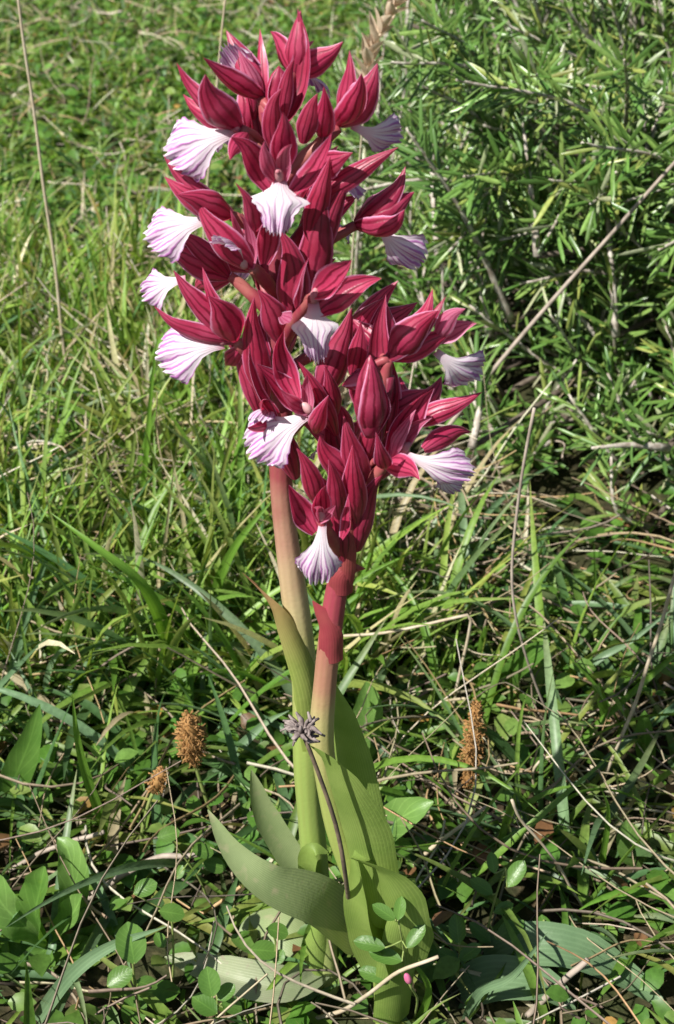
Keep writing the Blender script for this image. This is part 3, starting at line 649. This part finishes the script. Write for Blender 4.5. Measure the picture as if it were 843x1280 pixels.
n2 = 2000; s2 = straws(n2, scatter(n2, .25, .62, lambda x, y: np.where(inbush(x, y, 1.1), .0, 1)), U(.03, .10, n2), U(.0004, .0009, n2), palette(n2, STRAW, [4, 5, 2, 1, 1]), zr=(.002, .045))
n3 = 2600; s3 = straws(n3, scatter(n3, .6, 2.2), U(.03, .08, n3), U(.0004, .0009, n3), palette(n3, STRAW, [4, 3, 2, 2, 1]), K=5, zr=(.005, .035))
V, F, C = join([s1, s2, s3])
o = link('dry_straw', mesh_np('dry_straw', V, F, C=C), M['thatch'])
tag(o, 'tangle of dead tan straw lying through the green grass', 'straw', kind='stuff')

# low round leaves between the grass
def cover(n, base, size, zr, col):
    s = np.linspace(0, 1, 5); wq = np.interp(s, [0, .25, .55, .85, 1], [.12, .8, 1, .6, .05]); o_ = np.array([-1, 0, 1.0])
    az = U(0, 6.28, n); el = U(-.3, .6, n); roll = rng.normal(0, .35, n)
    d = np.stack([np.cos(az)*np.cos(el), np.sin(az)*np.cos(el), np.sin(el)], 1); sd = np.stack([-np.sin(az), np.cos(az), roll], 1); sd /= np.linalg.norm(sd, axis=1, keepdims=True)
    nn = np.cross(d, sd)
    p0 = base.copy(); p0[:, 2] += U(*zr, n)
    V = p0[:, None, None] + d[:, None, None]*(size[:, None]*s[None])[:, :, None, None] + sd[:, None, None]*((size*.36)[:, None, None]*wq[None, :, None]*o_)[..., None] + nn[:, None, None]*((size*.10)[:, None, None]*np.abs(o_)*wq[None, :, None] - (size*.25)[:, None, None]*(s**2)[None, :, None])[..., None]
    F = (np.arange(n)*15)[:, None, None] + gridF(5, 3)[None]
    return V.reshape(-1, 3), F.reshape(-1, 4), np.repeat(col[:, None], 15, 1).reshape(-1, 3)
LEAFC = [(.080, .185, .028), (.110, .230, .038), (.150, .270, .055), (.180, .260, .060), (.42, .25, .07), (.25, .13, .06)]
n1 = 2300; c1 = cover(n1, scatter(n1, -.08, .30, lambda x, y: .15+.85*clump(x, y, 55, 5)**1.5*np.where(inbush(x, y, 1.1), .1, 1), 1.3, .08), U(.005, .013, n1), (.002, .024), palette(n1, LEAFC, [4, 3, 1.5, 1, .25, .5])*.85)
n2 = 14000; c2 = cover(n2, scatter(n2, .3, 2.1, lambda x, y: (.15+.85*clump(x, y, 47, 2))*np.where(inbush(x, y, .88), .0, 1)), U(.005, .014, n2), (.003, .028), palette(n2, LEAFC, [3, 3, 3, 2, .1, .2]))
V, F, C = join([c1, c2])
o = link('ground_cover', mesh_np('ground_cover', V, F, C=C), M['grass'])
tag(o, 'low carpet of small round green leaves between the grass blades', 'ground cover', kind='stuff')

# ------------------------------------------------------------------ rosemary bush
BC = np.array([.41, .70]); BR = (.43, .56); BH = .33
def needle_mesh(col=None):
    s = np.array([0, .12, .5, .85, .97, 1]); wq = np.array([.45, .85, 1, .9, .5, .1]); hq = np.array([0, .0, .02, .0, -.02, -.03])
    o_ = np.array([-1, -.55, 0, .55, 1.0]); dn = np.array([-.9, -.15, 0, -.15, -.9])
    V = np.stack([np.broadcast_to(s[:, None], (6, 5)), wq[:, None]*o_*.048, wq[:, None]*dn*.04 + hq[:, None]], -1)   # unit length along x
    return V.reshape(-1, 3), gridF(6, 5)
NV, NF = needle_mesh()
sV = NV.reshape(6, 5, 3)[[0, 2, 3, 5]][:, [0, 2, 4]].reshape(-1, 3); sF = gridF(4, 3)
needles = []                                 # (base, dir, normal, length)
shoots = []
def mound(x, y):
    q = 1 - ((x-BC[0])/BR[0])**2 - ((y-BC[1])/BR[1])**2
    return BH*q**.36 if q > 0 else -1
def shoot(P, dens=.0036, nl=(.017, .027), r0=.0019):
    """a twig along P with whorls of leaves"""
    n = max(6, int(np.linalg.norm(np.diff(np.asarray(P), axis=0), axis=1).sum()/.008)); C = spline(P, n); T = tang(C)
    Lt = np.linalg.norm(np.diff(C, axis=0), axis=1).sum(); lst = []
    m = int(Lt/dens); ph = rng.uniform(0, 6.28)
    for i in range(m):
        t = .06 + .94*(i+rng.random()*.6)/m
        if rng.random() < .12 + .25*(t < .35): continue
        j = min(int(t*(n-1)), n-2); fr = t*(n-1)-j; p = C[j]*(1-fr)+C[j+1]*fr; ax = T[j]
        x = nrm(np.cross(ax, [.3, .2, 1])); y = np.cross(ax, x); a_ = ph + (i % 2)*1.57 + rng.normal(0, .35)
        for k in (0, math.pi):
            rad = x*math.cos(a_+k) + y*math.sin(a_+k)
            op = rng.uniform(.45, 1.15) if t < .93 else rng.uniform(.1, .5)
            d = nrm(ax*math.cos(op) + rad*math.sin(op) + rng.normal(0, .08, 3)); nrml = nrm(ax*math.sin(op) - rad*math.cos(op))
            lst.append((p, d, nrml, rng.uniform(*nl)*(.65+.45*math.sin(min(1, .25+t*.9)*math.pi*.62) if t < .94 else .6)))
    shoots.append((C, np.linspace(r0, .0007, n), lst))
cnt = 0
while cnt < 900:
    x = BC[0] + BR[0]*rng.uniform(-1.02, .9); y = BC[1] + BR[1]*rng.uniform(-1.02, .6); z = mound(x, y)
    if z < 0: continue
    front = (y < BC[1]+.1) and x < BC[0]+.12
    if not front and rng.random() < .55: continue
    z *= rng.uniform(.12, 1.0)**.7*1.05
    out = nrm(np.array([(x-BC[0])/BR[0]**1.5, (y-BC[1])/BR[1]**1.5, 0.2]))
    d = nrm(out*rng.uniform(.15, .75) + np.array([0, 0, rng.uniform(.35, 1.0)]) + rng.normal(0, .22, 3))
    L = rng.uniform(.08, .16); tip = np.array([x, y, max(z, .03)]); base = tip - d*L; base[2] = max(base[2], .004)
    mid = (base+tip)/2 + np.array([out[0], out[1], -.3])*L*rng.uniform(0, .14)
    shoot([base, mid, tip]); cnt += 1
for k in range(90):                          # outer shoots arching forward over the shaded foot of the bush
    x = rng.uniform(.03, .42); f_ = -.30*math.sqrt(max(0, 1-((x-.42)/.46)**2))
    base = np.array([x+.06, .70+f_*1.25+.02, rng.uniform(.05, .14)]); tip = base + np.array([rng.normal(-.05, .03), rng.uniform(-.13, -.05), rng.uniform(.04, .12)])
    shoot([base, (base+tip)/2 + np.array([0, .0, .025]), tip]); cnt += 1
# shoots that the photograph shows singly
for pts in ([(548, 330, .50), (540, 180, .53), (545, 20, .56)], [(640, 400, .46), (580, 270, .44), (508, 160, .42)], [(672, 320, .42), (664, 240, .43), (655, 160, .44)],
            [(770, 420, .42), (762, 300, .43), (752, 200, .44)], [(835, 560, .33), (790, 556, .32), (740, 560, .31)], [(775, 260, .45), (815, 170, .47), (843, 90, .48)],
            [(612, 420, .46), (600, 330, .47), (615, 240, .48)], [(590, 560, .36), (600, 500, .37), (585, 440, .38)]):
    shoot([at(x, y, Y-.055) for x, y, Y in pts], .0050, (.018, .028), .0024)
ros = Thing('rosemary_bush', (BC[0], BC[1], 0), 'dense rosemary bush with narrow leathery leaves and pale woody twigs', 'bush')
def place(lst):
    """many leaves into one mesh"""
    B = np.array([q[0] for q in lst]); D = np.array([q[1] for q in lst]); Nn = np.array([q[2] for q in lst]); Ls = np.array([q[3] for q in lst])
    Nn -= D*np.sum(D*Nn, 1, keepdims=True); Nn /= np.linalg.norm(Nn, axis=1, keepdims=True); Sd = np.cross(Nn, D)
    V = B[:, None] + (D[:, None]*sV[None, :, :1] + Sd[:, None]*sV[None, :, 1:2] + Nn[:, None]*sV[None, :, 2:])*Ls[:, None, None]
    F = (np.arange(len(B))*len(sV))[:, None, None] + sF[None]
    return V.reshape(-1, 3), F.reshape(-1, 4)
def scr(p):
    d = p-CAM; z = d[1]*cp-d[2]*sp; return 421.5+FPX*d[0]/z, 640-FPX*(d[1]*sp+d[2]*cp)/z, z
scored = []
for i, (C, r, lst) in enumerate(shoots):
    x, y, z = scr(C[len(C)*2//3]); inside = 470 < x < 850 and 0 < y < 700
    scored.append((z - (.35 if i >= cnt else 0) + (0 if inside else 9), i))
scored.sort(); hero = []; tot = 0
for sc_, i in scored:
    if tot + len(shoots[i][2]) > 296: break
    hero.append(i); tot += len(shoots[i][2])
nm = mesh_np('leaf', NV, NF); nm.materials.append(M['needle1'])
from mathutils import Matrix
for i in hero:
    C, r, lst = shoots[i]; mb = MB(); mb.tube(C, r, 7); tw = ros.part(mb, 'twig', M['twig'])
    for p, d, q, L in lst:
        q = nrm(q - d*np.dot(q, d)); s_ = np.cross(q, d); p = p - ros.loc
        lo = link('leaf', nm, None, tw)
        lo.matrix_local = Matrix(((d[0]*L, s_[0]*L, q[0]*L, p[0]), (d[1]*L, s_[1]*L, q[1]*L, p[1]), (d[2]*L, s_[2]*L, q[2]*L, p[2]), (0, 0, 0, 1)))
rest = [q for i, sh in enumerate(shoots) if i not in hero for q in sh[2]]
V, F = place(rest); V -= ros.loc
cc = palette(len(rest), [(.070, .150, .030), (.110, .210, .045), (.165, .270, .065), (.24, .29, .07), (.34, .37, .22)], [2.5, 4, 3.5, 1.2, .9])
o = link('leaves', mesh_np('leaves', V, F, C=np.repeat(cc[:, None], len(sV), 1).reshape(-1, 3)), M['needle'], ros.o); o['kind'] = 'stuff'
mb = MB(); mw = MB()
for i, (C, r, lst) in enumerate(shoots):
    if i not in hero: mb.tube(C, r, 5)
    b0 = C[0]; k = rng.uniform(.2, .6)
    root = np.array([BC[0]+(b0[0]-BC[0])*.25, BC[1]+(b0[1]-BC[1])*.25, -.005])
    mw.tube(spline([root, root*(1-k)+b0*k + np.array([0, 0, .03]), b0], 7), np.linspace(.003, .0016, 7), 5)
o = ros.part(mb, 'twigs', M['twig']); o['kind'] = 'stuff'
o = ros.part(mw, 'branches', M['bark']); o['kind'] = 'stuff'

# ------------------------------------------------------------------ single stalks, blades and leaves that stand out
def path(pts, zlift=None):
    """first pixel touches the ground, the others carry a depth offset in mm"""
    b0 = gnd(pts[0][0], pts[0][1]); P = [b0 + np.array([0, 0, -.002])]
    for q in pts[1:]: P.append(at(q[0], q[1], b0[1] + mm(q[2])))
    for p in P[1:]: p[2] = max(p[2], .001)
    return b0, np.array(P)
def stalk(name, pts, r0, r1, mat, label, cat='grass stalk', group=None, k=7):
    b0, P = path(pts); n = 22; C = spline(P, n); C += (np.sin(np.linspace(0, 19, n))[:, None]*np.array([.4, .3, .2]))*mm(r0)*.8
    mb = MB(); mb.tube(C, np.linspace(mm(r0), mm(r1), n), k)
    return single(name, mb, M[mat], b0, label, cat, group)
def blade(name, pts, hw, mat, label, face=(0, -.6, .8), cat='grass blade', group=None, fold=.35, prof=PROF_BLADE):
    b0, P = path(pts); mb = MB(); ribbon(mb, P, mm(hw), nrm(face), .0, prof, 22, 5, .05, 2, fold, twist=.4)
    return single(name, mb, M[mat], b0, label, cat, group)
stalk('dry_stalk', [(96, 545), (80, 430, -4), (62, 280, -8), (42, 140, -10), (20, -30, -12)], 1.0, .7, 'straw', 'long thin pale dry stalk rising alone out of the far turf')
stalk('green_stalk', [(238, 500), (250, 350, 0), (266, 160, -5), (284, -20, -8)], .8, .6, 'straw', 'thin upright stalk passing behind the topmost orchid flowers')
stalk('dry_stalk', [(470, 640), (540, 560, 4), (610, 470, 6), (700, 365, 2), (780, 275, -6), (860, 185, -14)], 1.4, .9, 'straw_grey', 'bare grey stick slanting across the front of the rosemary bush')
stalk('dry_stalk', [(692, 905), (668, 850, -6), (642, 755, -10), (646, 640, -8), (668, 510, -10)], .5, .65, 'straw_grey', 'brown stalk standing upright with a bend, in front of the rosemary bush')
stalk('dry_stalk', [(748, 985), (790, 890, -6), (820, 800, -10), (850, 700, -14)], .8, .7, 'straw', 'pinkish straw leaning right, rooted among the dead curled grass')
stalk('dry_stalk', [(255, 860), (300, 810, 4), (370, 770, 12)], 1.1, .8, 'straw', 'short tan straw poking out behind the taller orchid stem')
stalk('dry_stalk', [(560, 910), (590, 770, -6), (585, 768, -6), (500, 788, -8), (430, 795, -5)], .7, .6, 'straw', 'bent tan straw folded over behind the shorter orchid stem')
stalk('fallen_straw', [(378, 1274), (430, 1262, -6), (460, 1243, -16), (500, 1214, -22), (548, 1196, -24)], .8, .6, 'straw', 'pale purplish straw lying across the foot of both orchids', 'straw')
stalk('fallen_straw', [(500, 1096), (540, 1060, -6), (580, 1030, -4), (608, 1008, 0)], 1.1, .6, 'straw', 'stout tan straw with a pointed end beside the broad pale leaf', 'straw')
stalk('fallen_straw', [(843, 945), (790, 955, 0), (755, 985, -4), (735, 985, -8)], .8, 1.0, 'straw', 'orange-tan curved straw lying among the dead curled grass', 'straw')
stalk('fallen_straw', [(745, 985), (720, 960, -8), (690, 945, -12), (668, 960, -12), (668, 985, -8)], .4, .6, 'straw', 'straw curled into a hook on the ground', 'straw')
stalk('fallen_straw', [(735, 1140), (690, 1070, -8), (655, 1030, -10), (640, 1000, -12)], .45, .55, 'straw', 'thin straight straw lying over the small vetch sprig', 'straw')
stalk('fallen_straw', [(660, 1265), (700, 1230, -4), (735, 1200, -4)], 1.2, 1.1, 'straw_grey', 'dark brown stick lying over the wide drooping blue-green leaf', 'stick')
stalk('runner', [(0, 1090), (60, 1062, -2), (130, 1040, -3)], .9, .9, 'straw_grey', 'brown runner lying behind the rosette of paddle leaves', 'runner')
stalk('runner', [(100, 1125), (160, 1090, -3), (200, 1072, -4), (250, 1068, -4)], 1.4, 1.0, 'straw_grey', 'purplish brown runner creeping between the clover sprigs', 'runner')
# green blades
blade('grass_shoot', [(220, 850), (203, 780, -20), (172, 726, -32), (122, 686, -32), (62, 640, -20)], 3.3, 'blade_green', 'broad bright green blade arching over to the left')
blade('grass_shoot', [(45, 1272), (90, 1218, -4), (140, 1182, -4), (208, 1158, -8)], 2.6, 'blade_blue', 'blue-green blade arching low over the clover sprigs')
blade('grass_shoot', [(140, 1050), (115, 990, -6), (98, 930, -10), (90, 865, -12)], 2.0, 'blade_green', 'narrow upright green blade beside the standing dark leaf')
blade('grass_shoot', [(55, 895), (60, 845, -4), (75, 815, -6), (105, 805, -8)], 1.6, 'blade_blue', 'grey-green blade bent over at its top above the dark leaf')
blade('grass_shoot', [(255, 985), (290, 945, 0), (330, 905, 4), (362, 888, 4)], 2.4, 'blade_blue', 'blue-green blade leaning right towards the taller orchid stem')
blade('grass_shoot', [(170, 690), (182, 580, -6), (190, 480, -10), (200, 400, -12)], 1.5, 'blade_green', 'tall upright green blade standing under the left flowers')
blade('grass_shoot', [(30, 600), (26, 480, -6), (24, 400, -8), (22, 355, -8)], 1.3, 'blade_green', 'tall thin green blade standing beside the long pale dry stalk')
blade('grass_shoot', [(262, 790), (272, 735, -20), (296, 680, -28), (345, 620, -24)], 2.8, 'blade_green', 'wide green blade leaning in behind the taller orchid stem')
blade('grass_shoot', [(112, 612), (100, 580, -40), (72, 557, -60), (40, 551, -64), (18, 562, -66)], 1.5, 'straw_pale', 'bleached white blade curved over on the grass')
blade('grass_shoot', [(600, 900), (560, 880, 0), (500, 880, -4), (440, 866, 0)], 1.4, 'blade_blue', 'grey-green blade lying out to the right of the orchid stems')
blade('grass_shoot', [(750, 1090), (760, 1020, -4), (752, 985, -6)], 1.4, 'blade_green', 'short green blade rising from the dead curled grass')
blade('grass_shoot', [(690, 880), (740, 830, -4), (790, 800, 0), (842, 760, 8)], 1.8, 'blade_blue', 'grey-green blade leaning right under the rosemary bush')
blade('grass_shoot', [(580, 1275), (600, 1240, -4), (640, 1220, -8), (685, 1165, -8)], 1.7, 'blade_blue', 'pale green blade crossing the wide drooping leaf')
blade('grass_shoot', [(610, 1060), (640, 1040, -4), (700, 1055, -4), (740, 1080, -4)], 1.8, 'blade_blue', 'grey-green blade bent flat beside the right sedge spike')
blade('grass_shoot', [(520, 1280), (535, 1235, -6), (505, 1190, -10)], 1.4, 'blade_green', 'short green blade at the foot of the shorter orchid')
# broad single leaves
def bleaf(pts, hw, mat, label, face=(0, -.5, .85), prof=PROF_OVAL, cup=.25, wave=.06, name='broad_leaf', group=None):
    b0, P = path(pts); mb = MB(); ribbon(mb, P, mm(hw), nrm(face), cup, prof, 16, 9, wave, 1.6)
    return single(name, mb, M[mat], b0, label, 'leaf', group)
bleaf([(468, 1062), (490, 1032, -16), (516, 1014, -22), (542, 1002, -22)], 8.0, 'broad_leaf_pale', 'pale sunlit oval leaf right of the orchid leaves')
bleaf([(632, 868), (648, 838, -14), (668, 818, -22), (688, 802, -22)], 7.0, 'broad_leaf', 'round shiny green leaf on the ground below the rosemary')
bleaf([(813, 960), (808, 940, -4), (806, 910, -5), (806, 888, -4)], 4.2, 'broad_leaf', 'small upright oval leaf beside the pinkish leaning straw', face=(-.3, -.9, .2))
bleaf([(2, 1012), (20, 970, -4), (38, 925, -4), (50, 880, 0)], 6.4, 'broad_leaf', 'dark tongue-shaped leaf standing behind the rosette of paddle leaves', face=(.2, -.8, .5), prof=PROF_LEAF)
bleaf([(445, 960), (455, 920, 0), (460, 880, 2), (458, 852, 4)], 7.0, 'broad_leaf_pale', 'green upright leaf half hidden behind the orchid leaves', face=(.1, -.8, .5))
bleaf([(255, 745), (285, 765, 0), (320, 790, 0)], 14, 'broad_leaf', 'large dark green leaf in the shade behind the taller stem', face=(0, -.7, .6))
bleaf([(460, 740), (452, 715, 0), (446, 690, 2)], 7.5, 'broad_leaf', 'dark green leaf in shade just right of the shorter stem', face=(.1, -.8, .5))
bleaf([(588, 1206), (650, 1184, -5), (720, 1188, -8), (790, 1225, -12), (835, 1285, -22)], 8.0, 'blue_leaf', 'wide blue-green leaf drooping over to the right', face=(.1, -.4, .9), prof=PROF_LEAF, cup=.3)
bleaf([(560, 1240), (620, 1225, -3), (680, 1232, -6), (720, 1262, -10)], 8.5, 'blue_leaf', 'wide shaded leaf lying under the drooping blue-green leaf', face=(0, -.3, .95), prof=PROF_LEAF)
bleaf([(800, 1080), (790, 1060, -2), (783, 1025, -3)], 5.5, 'broad_leaf_pale', 'yellow-green ribbed leaf at the right by the dead curled grass', face=(-.2, -.8, .5))
ro = Thing('leaf_rosette', gnd(60, 1180), 'rosette of pale green paddle-shaped leaves', 'plant')
for pts, hw, mt in (([(58, 1178, 0), (44, 1140, -6), (50, 1100, -8), (55, 1075, -6)], 8.5, 'broad_leaf'), ([(58, 1178, 0), (90, 1125, 2), (86, 1060, 8), (70, 1040, 12)], 7.0, 'broad_leaf_pale'),
                    ([(58, 1178, 0), (30, 1150, -4), (0, 1120, -4), (-20, 1075, 0)], 9.0, 'broad_leaf_pale'), ([(58, 1178, 0), (90, 1135, -8), (102, 1110, -10)], 6.0, 'broad_leaf_pale'),
                    ([(58, 1178, 0), (95, 1175, -2), (130, 1170, 0), (152, 1160, 4)], 8.0, 'broad_leaf'), ([(58, 1178, 0), (52, 1225, -8), (70, 1268, -16)], 9.0, 'broad_leaf'),
                    ([(58, 1178, 0), (20, 1215, -8), (-10, 1225, -10)], 9.0, 'broad_leaf'), ([(58, 1178, 0), (105, 1215, -5), (130, 1235, -8)], 8.0, 'broad_leaf')):
    b0 = ro.loc; P = [b0] + [at(x, y, b0[1]+mm(d)) for x, y, d in pts[1:]]
    for p in P: p[2] = max(p[2], .003)
    mb = MB(); ribbon(mb, P, mm(hw)*.8, nrm((random.uniform(-.3, .3), -.5, .85)), .30, ([0, .15, .4, .7, .9, 1], [.25, .4, .85, 1, .7, .08]), 18, 9, .20, 2.3, .22, random.uniform(0, 6)); ro.part(mb, 'leaf', M[mt])

# clover sprigs
def sprig(pts, leaflets, label, r=.5, sz=4.2, name='clover_sprig', cat='sprig', aspect=.72, group=None):
    b0, P = path(pts); t = Thing(name, b0, label, cat, group); mb = MB(); C = spline(P, 14); mb.tube(C, np.linspace(mm(r), mm(r)*.7, 14), 6); t.part(mb, 'stem', M['green_stalk'])
    for k, (x, y, ang, sc_) in enumerate(leaflets):
        c = at(x, y, 0); d2 = np.array([[scr(q)[0], scr(q)[1]] for q in C]); j = int(np.argmin(np.hypot(d2[:, 0]-x, d2[:, 1]-y)))
        c = at(x, y, C[j][1] - .001); L = mm(sz*sc_)*2
        ax = nrm(np.array([math.cos(R(ang)), .35*math.sin(R(ang))+.2, .9*math.sin(R(ang))])); n_ = nrm(toCam(c) + np.array([-.2+.4*random.random(), 0, .6]))
        mb = MB(); pet = MB()
        B = c - ax*L*.5; ribbon(mb, [B, c, c+ax*L*.5 - n_*L*.06], L*.5*aspect, n_, .22, PROF_OVAL, 10, 7)
        lf = t.part(mb, 'leaflet', M['leaflet'])
        pet.tube(spline([C[j], (C[j]+B)/2 - n_*.0008, B], 5), mm(.28), 5); t.part(pet, 'leaf_stalk', M['green_stalk'], lf)
    return t
sprig([(262, 1130), (250, 1100, -2), (222, 1060, -4), (212, 1045, -5)], [(211, 1043, 10, 1), (254, 1064, -20, .95), (268, 1082, -25, 1.0), (224, 1090, 60, .7)], 'clover sprig with round leaflets beside the left sedge spike')
sprig([(215, 1240), (217, 1190, -3), (215, 1150, -5), (212, 1140, -5)], [(215, 1141, -20, 1.05), (182, 1110, 20, 1), (200, 1175, 120, .7)], 'clover sprig with a long stalk above the arching blue-green blade')
sprig([(340, 1240), (343, 1210, -3), (345, 1180, -4), (340, 1165, -5)], [(347, 1164, -25, .95), (330, 1188, -15, 1.15), (321, 1222, 10, 1.1), (349, 1196, 60, .7)], 'clover sprig standing in front of the big grey-green orchid leaf')
sprig([(268, 1290), (272, 1262, -3), (270, 1240, -4), (262, 1225, -5)], [(262, 1227, 100, 1.25), (256, 1256, 150, 1.2), (283, 1240, 40, .9), (290, 1258, -30, .9)], 'clover sprig with upright dark oval leaflets at the bottom edge')
sprig([(178, 1270), (170, 1240, -4), (166, 1200, -6), (162, 1175, -6)], [(164, 1178, 100, 1.7), (150, 1222, 30, 1.2), (168, 1262, 80, 1.5), (184, 1230, -30, .9)], 'clover sprig with one large cupped leaf under the arching blade')
sprig([(600, 1195), (610, 1160, -4), (620, 1120, -6), (632, 1085, -6)], [(602, 1108, 150, 1.1), (645, 1092, 55, 1.3), (600, 1165, 140, 1.2), (638, 1162, 30, 1.4), (630, 1135, 20, .9), (616, 1078, 100, .9)], 'vetch sprig with paired leaflets right of the orchids', name='vetch_sprig', aspect=.55)
sprig([(684, 1185), (682, 1170, -3), (680, 1150, -4)], [(680, 1160, 100, 1.2)], 'single upright folded leaflet beside the larger vetch sprig', name='vetch_sprig', aspect=.6)
sprig([(512, 1262), (508, 1230, -12), (505, 1190, -22), (498, 1150, -26)], [(480, 1140, 150, 1.0), (500, 1135, 80, .9), (462, 1180, 175, 1.2), (482, 1195, 170, 1.3), (520, 1170, 50, 1.1), (468, 1218, 170, 1.3)], 'vetch sprig climbing in front of the shorter orchid leaves', name='vetch_sprig', aspect=.5, r=.4)
sprig([(570, 1230), (575, 1190, -4), (572, 1160, -5)], [(572, 1160, 95, 1.3), (560, 1195, 150, 1.0), (588, 1190, 30, 1.1)], 'small vetch sprig with blunt leaflets beside the tiny pink bud', name='vetch_sprig', aspect=.55)
# tiny pink bud
b0, P = path([(517, 1275), (522, 1250, -14), (515, 1236, -20), (511, 1228, -22)])
t = Thing('wildflower_bud', b0, 'tiny pink bud on a thin stalk at the foot of the shorter orchid', 'flower')
mb = MB(); mb.tube(spline(P, 10), mm(.4), 6); t.part(mb, 'stalk', M['green_stalk'])
mb = MB(); mb.blob(P[-1] + np.array([-.0003, 0, .0018]), .0012, 9, (-.3, 0, 1), 2.0); t.part(mb, 'bud', M['pink_bud'])

# sedge spikes
def sedge(pts, spike, w_, label, n=420, mat='brown_spike'):
    """stalk pixels from the ground, then the spike between two pixels"""
    b0, P = path(pts); t = Thing('sedge_spike', b0, label, 'sedge', 'brown sedge spikes')
    Y = P[-1][1]; S0 = P[-1]; S1 = at(spike[0], spike[1], Y - .003); ax = nrm(S1-S0); Ls = np.linalg.norm(S1-S0)
    mb = MB(); mb.tube(spline(P, 12), np.linspace(.0009, .0007, 12), 7); t.part(mb, 'stalk', M['green_stalk'])
    mb = MB(); s = np.linspace(0, 1, 12); mb.tube(S0 + ax*Ls*s[:, None], mm(w_)*.75*np.interp(s, [0, .2, .6, .9, 1], [.5, .9, 1, .7, .1]), 9)
    x = nrm(np.cross(ax, [0, 1, .2])); y = np.cross(ax, x)
    for k in range(n):
        q = random.random(); a_ = random.uniform(0, 6.28); rad = x*math.cos(a_)+y*math.sin(a_); rr = mm(w_)*np.interp(q, [0, .3, .7, 1], [.5, 1, .95, .35])
        p0 = S0 + ax*Ls*q + rad*rr*.4; d = nrm(rad*1.0 + ax*random.uniform(-.5, .9) + np.array([random.gauss(0, .4) for _ in range(3)]))
        p1 = p0 + d*rr*random.uniform(.5, .95); p2 = p1 + nrm(d + np.array([random.gauss(0, .8) for _ in range(3)]))*rr*.35
        mb.tube(np.array([p0, p1, p2]), [.00020, .00022, .00032], 3)
    t.part(mb, 'spike', M[mat])
sedge([(268, 1022), (255, 990, -2), (243, 952, -3)], (236, 893), 4.6, 'shaggy orange-brown sedge spike tilting left, above the grey-green orchid leaf')
sedge([(581, 1010), (583, 995, 0), (585, 985, 0)], (597, 876), 3.6, 'tall narrow orange-brown sedge spike standing right of the orchids', 520)
sedge([(176, 1065), (178, 1040, -2), (186, 1005, -3), (192, 990, -3)], (204, 962), 3.0, 'stubby half-bare brown sedge spike on a thick green stalk', 120)
# dead flower head
b0, P = path([(444, 1200), (434, 1110, -44), (421, 1035, -50), (396, 960, -52), (379, 918, -52)])
t = Thing('dead_flower', b0, 'withered grey-black flower head on a thin bent stalk before the stems', 'dead flower')
mb = MB(); mb.tube(spline(P, 24), np.linspace(.0009, .0006, 24), 7); t.part(mb, 'stalk', M['dead_stalk'])
mb = MB()
for k in range(60):
    d = nrm(np.array([random.gauss(0, 1.1)-.3, random.gauss(0, .7), random.gauss(.25, .6)])); L = random.uniform(.002, .0064)
    P1 = P[-1] + d*L*.6 + np.array([0, 0, .0015]); P2 = P1 + nrm(d+np.array([random.gauss(0, .7) for _ in range(3)]))*L*.5
    mb.tube(np.array([P[-1], P1, P2]), [.0006, random.uniform(.0005, .0009), .0003], 5)
t.part(mb, 'seed_head', M['dead_head'])
# grass seed head at the top
b0 = gnd(430, 560); P = [b0, at(440, 330, b0[1]-.01), at(455, 140, b0[1]-.02), at(462, 72, b0[1]-.025), at(485, 20, b0[1]-.03), at(520, -30, b0[1]-.04)]
t = Thing('grass_seed_head', b0, 'tan grass seed head nodding over the rosemary above the orchid', 'grass stalk')
C = spline(P, 40); mb = MB(); mb.tube(C, np.linspace(.0008, .0004, 40), 7); t.part(mb, 'stalk', M['straw'])
T = tang(C)
for k in range(34):
    j = 28 + int(11*k/34); p = C[j] + T[j]*random.uniform(0, .003); ax = T[j]; x = nrm(np.cross(ax, [0, 1, .3])); y = np.cross(ax, x); a_ = k*2.4
    d = nrm(ax + (x*math.cos(a_)+y*math.sin(a_))*.62); L = random.uniform(.012, .017); mb = MB()
    ribbon(mb, [p, p+d*L*.5, p+d*L], .0031, x*math.cos(a_)+y*math.sin(a_)-ax*.4, -.7, ([0, .2, .5, .8, 1], [.3, .85, 1, .5, .03]), 8, 5); t.part(mb, 'spikelet', M['husk'])
